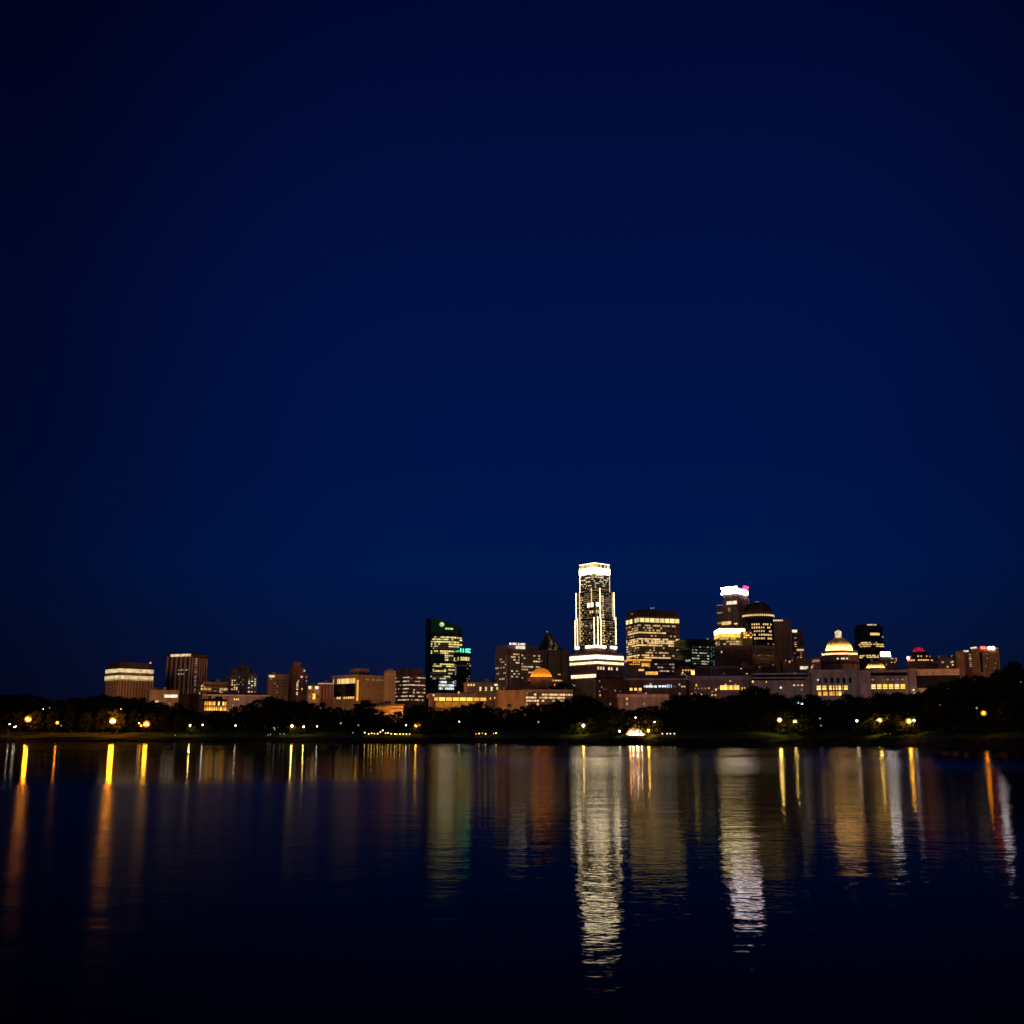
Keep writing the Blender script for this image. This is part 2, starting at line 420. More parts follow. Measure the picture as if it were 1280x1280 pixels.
class Round:
    """a round building: local z up from the ground, pixel rows turned into heights"""
    def __init__(s, name, label, x0, x1, ytop, D, cat="building"):
        xm = (x0 + x1) / 2; s.D = D; P = at(xm, ytop, D); Q = at(x1, ytop, D); s.r = (Q - P).length; s.xm = xm
        s.base = gz(P.x, P.y) - 1; s.h = P.z - s.base; s.root = empty(name, (P.x, P.y, s.base), 0, label, cat)
    def z(s, py): return at(s.xm, py, s.D).z - s.base
    def px(s, w): return w * s.r
    def lathe(s, name, mat, prof, n=40, smooth=False): return MB().lathe(prof, n).build(name, mat, s.root, smooth)
    def ring(s, name, mat, r, z0, z1, n=40):
        return MB().lathe([(r - .3, z0), (r, z0), (r, z1), (r - .3, z1), (r - .3, z0)], n, caps=False).build(name, mat, s.root)
    def wins(s, z, n, r, w, h, mats, lit=.8, a0=-150, a1=-30, name="window", seed=0):
        rg = random.Random(seed + int(z * 10)); cache = {}
        for i in range(n):
            if rg.random() > lit: continue
            mt = rg.choice(mats)
            if mt.name not in cache: cache[mt.name] = MB().box(-w / 2, w / 2, -.25, .2, -h / 2, h / 2).mesh(name, mt)
            a = R(a0 + (a1 - a0) * i / max(1, n - 1)); o = link(name, cache[mt.name], s.root)
            o.location = (r * math.cos(a), r * math.sin(a), z); o.rotation_euler = (0, 0, a + math.pi / 2)


def lin(a, b, n): return [a + (b - a) * i / (n - 1) for i in range(n)]


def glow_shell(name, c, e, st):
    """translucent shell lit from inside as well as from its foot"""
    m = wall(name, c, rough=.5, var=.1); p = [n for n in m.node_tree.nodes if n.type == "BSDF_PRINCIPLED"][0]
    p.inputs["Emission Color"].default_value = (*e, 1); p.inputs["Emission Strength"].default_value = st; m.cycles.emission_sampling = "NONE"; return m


def lit_dome(parent, mat, cx, cy, z0, r, h, light, L, ro=1.25, ribs=12, n=12):
    """a dome washed by a ring of floodlights standing behind a low parapet round its foot"""
    m = MB().lathe([(a, z0 + .03 + c) for a, c in dome_prof(r, h, n)], 48, cx, cy)
    for i in range(ribs):
        a = 2 * math.pi * i / ribs + .13; m.tube([(cx + (q + .03) * math.cos(a), cy + (q + .03) * math.sin(a), z0 + .03 + c) for q, c in dome_prof(r, h, 8)], [.22] * 9, 4)
    m.build("dome", mat, parent, True)
    k = 40; vs = []
    for i in range(k):
        a = 2 * math.pi * i / k
        for q, zz in ((r * ro + .45, z0 + .55), (r * ro, z0 + .1)): vs.append((cx + q * math.cos(a), cy + q * math.sin(a), zz))
    MB().add(vs, [(2 * ((i + 1) % k), 2 * ((i + 1) % k) + 1, 2 * i + 1, 2 * i) for i in range(k)]).build("floodlight_ring", emis("dome_ring_%d" % (len(bpy.data.objects)), light, L, True), parent)
    MB().lathe([(r * ro + .7, z0 - 1.4), (r * ro + .9, z0 - 1.4), (r * ro + .9, z0 + .75), (r * ro + .7, z0 + .75), (r * ro + .7, z0 - 1.4)], 48, cx, cy, caps=False).build("parapet", TAN, parent)

# ------------------------------------------------------------------ the skyline, from the west end to the east end
# fin-clad block with two lit belts
b = Bld("office_block", "brown block with two glowing belts under its dark roof and lit fins below", 133, 150, 192, 835, 860, BRICK, 25, cat="office")
b.roofbox("penthouse", ROOFD, 140, 190, 827, .05, .9)
b.wrap("light_belt", BARW, b.z(840.2), b.z(835.6), .6); b.wrap("light_belt", BARW, b.z(848.2), b.z(844), .8)
b.fins("F", 151, 191, 849, 874, 12, .9, wall("pale_fin", (.62, .42, .24))); b.fins("L", 134, 149, 849, 874, 8, .8, MATS["pale_fin"])
b.wrap("downlight_strip", emis("soft_downlight", WARM, .35), b.z(850), b.z(848.4), 1.0)
b.bulb(188, 829, SIGNR, .9, yy=0)
# box with a bright sign
b = Bld("low_hall", "plain tan hall with one bright white sign between the two western towers", 184, 187, 224, 862, 830, wall("dull_tan", (.24, .16, .10)), 8, cat="hall")
b.band("sign", W2, 205.5, 222, 868.3, 872, out=.5); b.grid("F", 187, 208, 875, 878.5, 9, 1, .7, .7, .8, [W1, WD])
# tower of columns
b = Bld("column_tower", "dark tower of tall pale columns with a light bar across the top", 209, 239, 259, 817, 900, DARKB, 55, cat="tower")
b.fins("L", 210, 238, 821, 868, 6, 1.1, wall("pale_column", (.78, .58, .46))); b.fins("F", 240.5, 258.5, 822, 868, 7, .9, MATS["pale_column"])
b.band("light_bar", BARW, 214, 238.6, 817.6, 820.6, "L", .6); b.roofbox("parapet", ROOFD, 240, 258, 816, .1, .95)
b.grid("L", 222, 235, 835, 845, 4, 2, .6, .35, .75, [WD, W5]); b.grid("F", 243, 247, 822, 866, 1, 16, .7, .4, .7, [WD, W5])
# low lit block
b = Bld("low_office", "low brick office with bands of warm light beside the column tower", 250, 254, 285, 852, 870, ROSE, 8, cat="office")
b.rows([rooms("rooms_low", WARM, .6, 3, .5, AMB)], [b.z(858), b.z(862.5), b.z(867)], 1.6); b.grid("F", 251, 257, 856, 862, 3, 2, .6, .6, .8, [W1])
# hotel with a pyramid cap
b = Bld("capped_hotel", "grey brown hotel with a stepped pyramid cap on its roof", 283, 288, 322, 841, 980, wall("pale_grey_stone", (.46, .42, .44)), 12, cat="hotel")
b.roofbox("roof_tier", MATS["pale_grey_stone"], 291, 316, 836.5, .2, .8); q = b.h
(xa, _), (xb, _) = b.Fp(294, 836, -b.Y), b.Fp(313, 836, -b.Y); rr = (xb - xa) / 2
MB().lathe([(rr * 1.35, 0), (rr * .8, rr * .45), (rr * .25, rr * .8), (.2, rr * 1.05)], 8, (xa + xb) / 2, 0, b.z(836.6)).build("pyramid_cap", TAN, b.root)
b.wrap("cornice", TAN, b.h - 1.2, b.h - .1, .6)
b.grid("F", 310, 321, 845, 866, 3, 8, .5, .45, .55, [W1, W2, WD]); b.grid("F", 289, 298, 849, 863, 3, 5, .5, .45, .5, [W1, W2]); b.grid("F", 298, 310, 845, 866, 5, 7, .45, .4, .25, [WD, W5], DGLASS)
# long pale roofed market
b = Bld("market_hall", "long low hall with a pale shallow roof below the capped hotel", 258, 262, 334, 869.5, 800, wall("dull_rose", (.24, .17, .15)), 6, cat="hall")
MB().prism([(-b.X - 2, -b.Y - 2), (b.X + 2, -b.Y - 2), (b.X + 2, b.Y + 2), (-b.X - 2, b.Y + 2)], b.h + .01, [b.h + .8, b.h + .8, b.h + 3, b.h + 3]).build("roof", TAN, b.root)
b.grid("F", 292, 299, 872, 876, 3, 1, .6, .6, .9, [W1])
# amber arcade
b = Bld("lit_arcade", "two storey arcade glowing amber inside behind the western treetops", 253, 255, 284, 874, 720, BRICK, 5, cat="arcade")
b.grid("F", 255.5, 283.5, 876, 889, 10, 2, .72, .72, .9, [emis("arcade_amber", AMB, 1.5), emis("arcade_yellow", (1, .62, .18), 1.6), emis("arcade_orange", SOD, .9)], name="bay")
b.wrap("eave", ROOFD, b.h - .8, b.h + .2, 1.2)
# plain block
b = Bld("plain_block", "plain pinkish block with few windows beside the stepped brick tower", 334, 336, 361, 843, 920, ROSE, 14, cat="building")
b.grid("F", 337, 360, 849, 870, 8, 6, .4, .45, .12, [WD, W5], DGLASS); b.band("lamp_panel", BARW, 336, 343, 844, 846.5); b.wrap("coping", TAN, b.h - 1, b.h + .3, .3)
# stepped tower
b = Bld("stepped_tower", "stepped brown brick tower rising to a square top stage", 360, 366, 385.5, 841, 940, BRICK, 28, cat="tower")
b.roofbox("middle_tier", BRICK, 365, 382, 834.5, .1, .85); b.roofbox("top_tier", BRICK, 369, 376.5, 827.5, .25, .75, b.h + 1)
b.grid("F", 370, 373.5, 852, 869, 1, 8, .6, .45, .9, [W2, W1]); b.grid("F", 374, 384, 846, 868, 3, 6, .3, .5, .12, [WD], DGLASS)
b.bulb(380.5, 838.5, W2, .7, "lamp", .4); b.bulb(377, 846, W2, .7, "lamp", .4)
# court house wings
b = Bld("low_annex", "small low annex glowing orange between stepped tower and dark columned wing", 383, 385, 400, 857, 880, TAN, 8, cat="annex")
b.band("light_panel", W2, 385.8, 389, 855.8 + 2, 861); b.band("light_panel", W2, 394, 398, 858, 861.5); b.band("doorway", emis("amber_door", AMB, 1.6), 391, 394, 867, 874)
b.grid("F", 386, 399, 862, 873, 4, 2, .5, .5, .5, [WD], DGLASS)
b = Bld("dark_wing", "low dark wing with faint pale columns under a lit roof edge", 398, 400, 417, 853.5, 900, DARKB, 8, cat="building")
b.fins("F", 401, 416.5, 856, 874, 5, .8, ROSE); b.wrap("roof_edge", emis("peach_edge", (1, .55, .35), .5), b.h - 1, b.h - .1, .4)
b = Bld("court_building", "large columned stone building with a glowing amber gallery under its roof", 416, 446, 482, 843, 930, CREAM, 40, cat="court")
b.band("gallery", rooms("gallery_lit", (1, .56, .14), 1.1, 2.0, .95, WARM), 417, 444.5, 848.5, 854.5, "L", .4)
b.band("dark_glass_wall", BGLASS, 416.5, 444, 855, 871, "L", .25); b.grid("L", 418, 443, 869.5, 874, 9, 1, .7, .8, .8, [W3, W1])
b.wrap("cornice", CREAM, b.h - 2.4, b.h - .1, .9); b.fins("F", 447.5, 481, 847, 878, 13, 1.1, CREAM, out=1.0)
b.grid("F", 457, 481, 848, 851, 12, 1, .55, .7, .85, [emis("soft_amber_window", AMB, .6)]); b.band("corner_glow_strip", W3, 446.2, 447.3, 850, 876, out=1.2)
b.roofbox("penthouse", ROSE, 449, 462, 835.5, .3, .7)
b = Bld("columned_block", "taller ribbed stone block joined to the columned court building", 481, 484, 494.5, 838, 925, CREAM, 18, cat="building")
b.fins("F", 484.5, 494, 841, 876, 6, .8, CREAM); b.fins("L", 481.3, 483.6, 841, 876, 3, .8, CREAM); b.wrap("cornice", TAN, b.h - 2, b.h - .1, .8)
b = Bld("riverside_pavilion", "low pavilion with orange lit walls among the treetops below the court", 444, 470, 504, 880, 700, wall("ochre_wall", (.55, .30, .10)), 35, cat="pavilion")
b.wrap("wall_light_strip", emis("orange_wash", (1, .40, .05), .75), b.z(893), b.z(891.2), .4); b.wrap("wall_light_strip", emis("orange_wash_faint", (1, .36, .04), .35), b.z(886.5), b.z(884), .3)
b.wrap("eave", ROOFD, b.h - .9, b.h + .4, 1.4)
# brown office with dotted rows
b = Bld("dotted_office", "brown office with dotted rows of small lit windows beside the green tower", 493.5, 512, 532, 843, 1000, BRICK, 42, cat="office")
b.roofbox("penthouse", BRICK, 497, 528, 835, .1, .9)
for yy in lin(846, 874, 7): b.wrap("window_band", rooms("dots_a", (1, .72, .55), .75, 2.2, .52, WARM), b.z(yy + 1.3), b.z(yy), .25)
# ---- green glass tower
b = Bld("green_glass_tower", "green glass tower with a slanted crown and stacked bright floors", 532, 541, 580, 793, 1060, GGLASS, 22, cat="tower", body=False)
X, Y = b.X, b.Y; pts = [(-X, -Y * .55)] + [(-X + 2 * X * t, -Y * .55 - Y * .45 * math.sin(math.pi * min(1, t * 1.02))) for t in lin(.06, .98, 12)] + [(X, -Y * .5), (X, Y), (-X, Y)]
zt = [b.z(771.5 + (784 - 771.5) * ((p[0] + X) / (2 * X)) ** .9) for p in pts]
MB().prism(pts, 0, zt).build("glass_wall", GGLASS, b.root)
def bow(name, mat, y1, y0, t0, t1, out=.3):
    pp = [p for p in pts[:14]]; n = len(pp); i0 = int(t0 * (n - 1)); i1 = max(i0 + 1, int(math.ceil(t1 * (n - 1)))); m = MB(); z0, z1 = b.z(y0), b.z(y1)
    for i in range(i0, i1):
        p, q = pp[i], pp[i + 1]; m.prism([(p[0], p[1] - out), (q[0], q[1] - out), (q[0], q[1] + .3), (p[0], p[1] + .3)], z0, z1)
    return m.build(name, mat, b.root)
GW = rooms("green_tower_rooms", (1, .72, .22), 1.0, 2.4, .72, (.85, .76, .28)); GW2 = rooms("green_tower_dim", (1, .8, .42), .8, 2.4, .35, (.9, .85, .5))
for y1, t0, t1, mt in ((795, .1, .9, GW), (797.7, .05, .95, GW), (800.8, .05, .95, GW), (803.6, .05, 1, GW), (806.4, .05, .95, GW2), (809, .1, .9, GW2), (812.5, 0, .72, GW), (815, 0, .72, GW), (818, .4, .7, GW), (820.5, .4, .7, GW2), (823.5, .4, .72, GW), (829, .12, .68, GW), (831.4, .12, .7, GW), (835.8, .1, .66, GW), (837.6, .1, .66, GW), (840.5, 0, .6, GW2), (844.5, 0, .5, GW2), (847, .1, .6, GW2)): bow("window_band", mt, y1, y1 + 1.7, t0, t1)
for y1 in (851, 855, 859): bow("window_band", rooms("cool_rooms", COOL, 1.1, 2, .7, WHT), y1, y1 + 2.6, .3, .9)
bow("edge_light", emis("blue_edge", (.6, .75, 1), 1.2), 826, 860, .93, 1.0, .5)
MB().ball((-X * .42, -Y * .93, b.z(780)), 2.3, 12, 6).build("emblem", emis("lime_emblem", (.55, .9, .25), .8), b.root)
bow("sign", emis("lime_sign", (.7, .9, .3), .9), 784, 786, .45, .6, .7)
MB().tube([(-X * .75, 0, b.z(772)), (-X * .75, 0, b.z(768))], [.5, .2]).build("mast", BLACKM, b.root)
MB().prism([(p[0], p[1] - .3) for p in pts[:14]] + [(p[0], p[1] + .3) for p in reversed(pts[:14])], b.z(790), [zz + 1 for zz in zt[:14]] + [zz + 1 for zz in reversed(zt[:14])]).build("crown_rim", glass("green_rim", (.02, .12, .09)), b.root)
b = Bld("glass_annex_tower", "slim dark glass tower with a glowing green sign on top", 568, 575, 588.5, 811, 1010, BGLASS, 30, cat="tower")
b.wrap("window_band", GW, b.z(825.5), b.z(821), .3); b.wrap("window_band", GW2, b.z(832.5), b.z(831), .3)
b.glyphs("sign", SIGNG, 575, 588, 810.5, 815.8, 4, out=.8, seed=5); b.band("sign_side", emis("green_sign_dim", (.1, 1, .5), .6), 570, 574.5, 813, 815, "L", .5)
b.grid("F", 583, 588, 828, 856, 2, 9, .5, .4, .5, [WD, W5], DGLASS); b.grid("L", 568, 571, 825, 858, 1, 12, .6, .4, .7, [W5])
# convention hall
b = Bld("convention_hall", "long low hall with a bright amber strip beneath the green tower", 536, 541, 622, 867, 800, BRICK, 6, cat="hall")
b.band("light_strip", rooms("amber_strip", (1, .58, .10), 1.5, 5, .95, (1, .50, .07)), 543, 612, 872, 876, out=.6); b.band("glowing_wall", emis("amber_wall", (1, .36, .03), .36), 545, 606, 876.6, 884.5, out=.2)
b.wrap("roof_edge", ROSE, b.h - 2.4, b.h + .3, 1.6)
for px, py in ((573.5, 865.6), (619, 872.5), (534 + 8, 869)): b.bulb(px, py, W1, .8, "lamp", 1.9)
b = Bld("tan_podium", "tan podium hall with four bright lamps on its wall", 580, 584, 626, 853, 860, CREAM, 8, cat="hall")
b.band("light_panel", W2, 618, 622, 851.5 + 2, 857); b.grid("F", 597, 625, 858, 864, 4, 1, .32, .8, 1, [W2, W1]); b.grid("F", 584, 594, 854, 858, 3, 1, .6, .7, 1, [W1]); b.wrap("coping", TAN, b.h - 1, b.h + .2, .5)
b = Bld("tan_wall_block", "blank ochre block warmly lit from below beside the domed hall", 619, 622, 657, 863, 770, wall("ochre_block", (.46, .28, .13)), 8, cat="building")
b.wrap("coping", TAN, b.h - .8, b.h + .3, .4); b.band("loading_door", BLACKM, 634, 639, 880, 884)
# brown office with roof sign
b = Bld("signed_office", "brown glass office with rows of lit floors and a white rooftop sign", 619, 633, 676, 811, 1000, PLUM, 28, cat="office")
b.roofbox("penthouse", PLUM, 625, 672, 806, .1, .9)
RB = rooms("office_rooms", (1, .74, .48), .75, 2.6, .6, WARM); RB2 = rooms("office_rooms_dim", (1, .7, .5), .5, 2.6, .32, WARM)
for i, yy in enumerate(lin(817, 845, 9)):
    b.band("window_band", RB, 639, 649, yy, yy + 1.7, out=.3); b.band("window_band", RB if i < 7 else RB2, 652, 675, yy + 2.2 * .8, yy + 1.7 + 2.2 * .8, out=.3)
    b.band("window_band", RB2, 619.5, 632.5, yy + 3, yy + 4.6, "L", .3)
b.fins("F", 633.5, 638, 819, 858, 2, .8, wall("pale_pier", (.5, .4, .36)))
b.grid("F", 632.8, 634.5, 822, 858, 1, 16, .8, .5, .8, [W5, WD])
b.glyphs("sign", emis("pinkish_sign", (1, .80, .74), .9), 640, 656.5, 803.5, 806.4, 7, out=1.0, seed=3); b.band("sign_panel", W2, 645, 655.5, 807.5, 811, out=1.2); b.bulb(638, 804.6, emis("white_beacon", (.9, .93, 1), 3), .9, "beacon", .8)
# pyramid topped tower
b = Bld("pyramid_tower", "tan slab tower with a dark pyramid roof dotted with small lights", 672, 683, 711.5, 812, 1080, TAN, 30, cat="tower")
z0 = b.h; zt = b.z(789.5); X, Y = b.X, b.Y; cx = -X * .48
m = MB(); m.add([(-X, -Y, z0), (X * .55, -Y, z0), (X * .55, Y, z0), (-X, Y, z0), (cx + 2, 0, zt), (cx - 2, 0, zt), (X, -Y, z0), (X, Y, z0)], [(0, 1, 4, 5), (1, 2, 4), (2, 3, 5, 4), (3, 0, 5)])
m.build("pyramid_roof", ROOFD, b.root)
for i in range(26):
    t = rnd.random() ** 1.3 * .75; u = rnd.uniform(-.9, .9) * (1 - t); xx = (-X + X * .55) / 2 + u * (X * 1.55) / 2 * 1; xx = xx * (1 - t) + cx * t
    link("roof_light", MATS.setdefault("_rl", MB().box(-.35, .35, -.35, .35, -.3, .3).mesh("roof_light", WD)), b.root).location = (xx, -Y * (1 - t) - .1, z0 + (zt - z0) * t)
b.bulb(684, 789.6, W5, .7, "beacon", yy=0)
b.band("dark_recess", DGLASS, 683.2, 684.8, 815, 858, out=.1); b.fins("F", 701, 711, 814, 858, 2, .8, DARKB); b.grid("F", 697, 701, 842, 844, 2, 1, .6, .6, 1, [W3]); b.grid("F", 690, 703, 849, 852, 4, 1, .7, .6, 1, [W1])
b.grid("L", 672.5, 682, 815, 855, 3, 12, .4, .4, .15, [WD], DGLASS)
# domed rotunda hall
b = Bld("domed_hall", "low wide hall with rows of amber windows under a glowing orange dome", 640, 655, 716, 862, 780, PLUM, 14, cat="hall")
b.wrap("cornice", ROSE, b.h - 1.2, b.h + .2, .8)
for yy in (867, 870.8, 874.8): b.wrap("window_band", rooms("hall_rooms", (1, .62, .26), .9, 1.9, .66, (1, .75, .4)), b.z(yy + 2.1), b.z(yy), .3)
zd = b.z(845.8); (xd, _), (xe, _) = b.Fp(676.5, 846, -b.Y), b.Fp(689.5, 846, -b.Y); rd = xe - xd
MB().lathe([(rd * 1.06, b.h - .5), (rd * 1.06, zd - .6), (rd * 1.14, zd - .5), (rd * 1.14, zd), (rd * .5, zd)], 32, xd, 0).build("drum", ROOFD, b.root)
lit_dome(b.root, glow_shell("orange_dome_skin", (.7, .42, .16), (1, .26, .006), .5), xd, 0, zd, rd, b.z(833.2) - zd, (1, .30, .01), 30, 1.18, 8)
MB().lathe([(rd * 1.7, b.h - .4), (rd * 1.7, b.z(856)), (rd * 1.4, b.z(853)), (.3, b.z(852.6))], 32, xd + rd * 1.7, b.Y * .2).build("round_lobby", BGLASS, b.root)
b.band("light_panel", WD, 641, 665, 851.5 + 12, 865, out=.5)
# ---- the crowned tower
T = b = Bld("crowned_tower", "tallest tower, outlined in white light with a blazing white crown", 710.8, 745.6, 778.8, 815, 1100, PLUM, 45, cat="skyscraper", bname="podium")
k = 1 / (2 * b.X)
def core(name, mat, w, zA, zB, out=0):      # square stage of the tower, w = width as share of the podium, corners in line
    h = b.X * w; return MB().box(-h, h, -h, h, zA, zB).build(name, mat, b.root)
SHAFT = glass("tower_glass", (.018, .014, .012), .2)
Xp = b.X; core("plinth", PLUM, .80, b.h, b.z(806)); core("shaft_lower", SHAFT, .775, b.z(806), b.z(772)); core("shaft_middle", SHAFT, .725, b.z(772), b.z(737)); core("shaft_upper", SHAFT, .565, b.z(737), b.z(706.5))
def belt(name, mat, w, yT, yB, out=.5, t0=0, t1=1):
    h = Xp * w; m = MB(); z0, z1 = b.z(yB), b.z(yT); l = 2 * h
    m.box(-h - out, -h + l * t1, -h - out, -h + .2, z0, z1)
    if t0 == 0: m.box(-h - out, -h + .2, -h + .2, -h + l * t1, z0, z1)
    return m.build(name, mat, b.root)
# crown: parapet line, dark lattice, blazing band
core("crown_top", PLUM, .565, b.z(706.5), b.z(701.6)); belt("parapet_light", STRIP, .565, 700.9, 701.9, .7); belt("crown_band", CROWN, .565, 707, 714.4, .8)
belt("lattice_belt", rooms("lattice", (1, .70, .30), 1.1, 1.5, .75, WARM), .565, 702.6, 706.2, .4)
LT = rooms("shaft_lattice", (1, .75, .36), 1.2, 1.6, .5, WHT)
for i, yy in enumerate(lin(715.6, 731, 7)): belt("window_band", LT, .565, yy, yy + 1.3, .3)
def strip_(w, face, t, yT, yB, wd=1.0, mat=STRIP, name="light_strip", out=.6):   # vertical line of light on a stage, t from the near corner (0) to the far edge (1)
    h = Xp * w; p = -h + 2 * h * t; z0, z1 = b.z(yB), b.z(yT); wd = wd if name != 'light_strip' else wd * .6
    if face == "F": return b.part(name, mat, p - wd / 2, p + wd / 2, -h - out, -h + .1, z0, z1)
    return b.part(name, mat, -h - out, -h + .1, p - wd / 2, p + wd / 2, z0, z1)
SH_ = rooms("shaft_rooms", (1, .66, .28), .30, 1.0, .5, WARM)
for i, yy in enumerate(lin(739, 770, 14)): belt("window_band", SH_, .725, yy, yy + 1.1, .2)
for i, yy in enumerate(lin(774, 803.5, 13)): belt("window_band", SH_, .775, yy, yy + 1.1, .2)
for i, yy in enumerate((733, 735.2)): belt("window_band", SH_, .565, yy, yy + 1.1, .2)
strip_(.565, "L", .99, 705, 737, .9); strip_(.565, "F", .99, 705, 737, .7, STRIP2)
strip_(.725, "L", .985, 737, 772, 1.0); strip_(.725, "F", .985, 736.5, 772, 1.2); strip_(.725, "F", .90, 737, 768, .6, STRIP2)
strip_(.725, "L", .80, 737, 772, 1.2, rooms("dots_strip", (1, .72, .34), 1.3, 1.2, .7)); strip_(.775, "L", .985, 772, 806, 1.2); strip_(.775, "L", .87, 770, 806, 1.3); strip_(.775, "L", .74, 772, 800, .9, STRIP2)
strip_(.775, "F", .985, 768, 803, 1.4); strip_(.725, "F", .25, 733, 772, 1.3); strip_(.775, "F", .26, 772, 806, 1.3)
strip_(.725, "L", .17, 733, 752, 1.2, STRIP2); strip_(.775, "L", .05, 770.5, 806, 1.2); strip_(.775, "F", .11, 769.5, 806, 1.3)
b.n = 0
def tw(face, w, t0, t1, yT, yB, nc, nr, lit, mats, fw=.55, fh=.5, seed=0):
    rg = random.Random(seed + nr); h = Xp * w; cache = {}
    for i in range(nc):
        for j in range(nr):
            if rg.random() > lit or b.n > 98: continue
            b.n += 1; mt = rg.choice(mats); u = -h + 2 * h * (t0 + (t1 - t0) * (i + .5) / nc); z = b.z(yT + (yB - yT) * (j + .5) / nr); cw = 2 * h * (t1 - t0) / nc * fw; ch = (b.z(yT) - b.z(yB)) / nr * fh
            if mt.name not in cache: cache[mt.name] = (MB().box(-cw / 2, cw / 2, -.25, .1, -ch / 2, ch / 2) if face == "F" else MB().box(-.25, .1, -cw / 2, cw / 2, -ch / 2, ch / 2)).mesh("window", mt)
            o = link("window", cache[mt.name], b.root); o.location = (u, -h, z) if face == "F" else (-h, u, z)
tw("L", .725, .06, .42, 751, 757.5, 2, 1, 1, [emis("bright_hall_window", WHT, 1.6)], .8, .9); tw("F", .725, .03, .2, 751, 757, 1, 1, 1, [MATS["bright_hall_window"]], .9, .9)
tw("L", .725, .08, .3, 761, 765, 2, 1, 1, [W1], .7, .8); tw("F", .725, .02, .2, 760.5, 765, 2, 1, 1, [W1], .5, .8)
tw("F", .725, .32, .45, 742, 771, 2, 10, .75, [W1, STRIP2], .7, .55); tw("F", .775, .33, .46, 773, 803, 2, 10, .75, [W1, STRIP2], .7, .55)
tw("L", .725, .6, .78, 742, 771, 2, 9, .6, [W1, WD], .6, .5); tw("L", .775, .56, .70, 773, 800, 2, 9, .55, [W1, WD], .6, .5)
tw("L", .775, .15, .5, 773, 800, 4, 9, .2, [WD, W5, W1], .4, .4); tw("F", .775, .5, .95, 785, 804, 5, 6, .35, [WD, W1], .6, .4)
belt("base_light_band", CROWN, .80, 806, 808.4, .6, t1=.46); strip_(.80, "L", .87, 806, 808.8, 5, CROWN, "base_light_panel"); strip_(.80, "F", .83, 805.8, 808.6, 8.5, CROWN, "base_light_panel")
b.wrap("podium_light_band", emis("white_band", (1, .80, .52), 2.2), b.z(823.4), b.z(818.4), .8); b.wrap("podium_light_band", emis("white_band_lower", (1, .76, .40), 1.7), b.z(829.6), b.z(826.6), .6)
b.band("podium_light_band", MATS["white_band_lower"], 714.5, 745, 843.5, 847.5, "L", .6)
b.grid("F", 746, 776, 832.5, 838, 9, 1, .6, .75, .7, [W2, W1, emis("pinkish_window", (1, .7, .6), .8)], seed=4); b.grid("L", 713, 744, 851, 862, 6, 3, .5, .5, .5, [W1, WD], DGLASS); b.wrap("podium_wall_base", TAN, 0, b.z(849), .3)
# brown block at the tower foot and its lit street
b = Bld("brown_block", "dark brown brick block with a fine window grid at the crowned tower's foot", 744.5, 747, 783.5, 847, 860, DARKB, 10, cat="building")
b.wrap("cornice", ROOFD, b.h - 1.2, b.h + .4, .9); b.grid("F", 748, 779, 850, 868, 12, 7, .45, .5, .10, [WD, W5], DGLASS); b.fins("F", 748, 783, 849, 872, 13, .5, BRICK, name="pier", out=.3)
# wide office
b = Bld("banded_office", "wide office with warm lit floors wrapping the corner beneath a dark crown", 782.5, 798, 848.5, 769.5, 1040, DARKB, 24, cat="office")
b.roofbox("penthouse", ROOFD, 785, 847, 761.5, .02, .98); b.wrap("top_floor", rooms("top_floor_rooms", (1, .74, .24), 1.3, 5.2, .97, (.9, .74, .28)), b.z(777.4), b.z(772.3), .4)
BO = rooms("banded_rooms", (1, .58, .17), 1.1, 2.0, .72, (1, .70, .34)); BO2 = rooms("banded_rooms_dim", (1, .60, .22), .7, 2.0, .34, (1, .70, .36))
for i, yy in enumerate((780.6, 783.6, 786.6, 789.6, 793.4, 797.6, 800, 802.4, 805.4, 808.5, 811.5, 814.6, 818, 820.8)):
    b.wrap("window_band", (BO2, BO2, BO2, BO, BO2, BO, BO, BO, BO, BO2, BO2, BO2, BO, BO)[i], b.z(yy + 1.8), b.z(yy), .3, xe=(1, .72, .8, .66, .9, 1, 1, 1, .95, 1, 1, 1, 1, 1)[i])
for yy in (829.5, 833.5, 838): b.band("window_band", rooms("pink_rooms", (1, .72, .58), .5, 3, .6), 818, 843, yy, yy + 1.7, out=.3)
b.bulb(814, 760.3, W5, .7, "beacon", yy=0); b.bulb(817, 760.0, W5, .7, "beacon", yy=0); b.bulb(790, 767.5, WD, .9, "emblem", .3)
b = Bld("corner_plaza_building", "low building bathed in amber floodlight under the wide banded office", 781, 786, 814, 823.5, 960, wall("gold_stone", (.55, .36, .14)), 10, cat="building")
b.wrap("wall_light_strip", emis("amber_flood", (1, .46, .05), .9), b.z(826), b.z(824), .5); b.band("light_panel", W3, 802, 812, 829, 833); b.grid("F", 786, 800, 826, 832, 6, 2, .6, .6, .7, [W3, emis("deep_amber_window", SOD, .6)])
b = Bld("round_plaza_shop", "small glowing amber shop front in front of the wide banded office", 796, 798, 824, 835.5, 900, BRICK, 6, cat="shop")
b.band("shop_front", emis("shop_amber", (1, .52, .10), .95), 807, 822, 839, 843.5); b.band("shop_front", W1, 797.5, 805, 836.5, 839.5); b.wrap("canopy", ROSE, b.z(838.8) - .5, b.z(838.8), 1.2, ye=0)
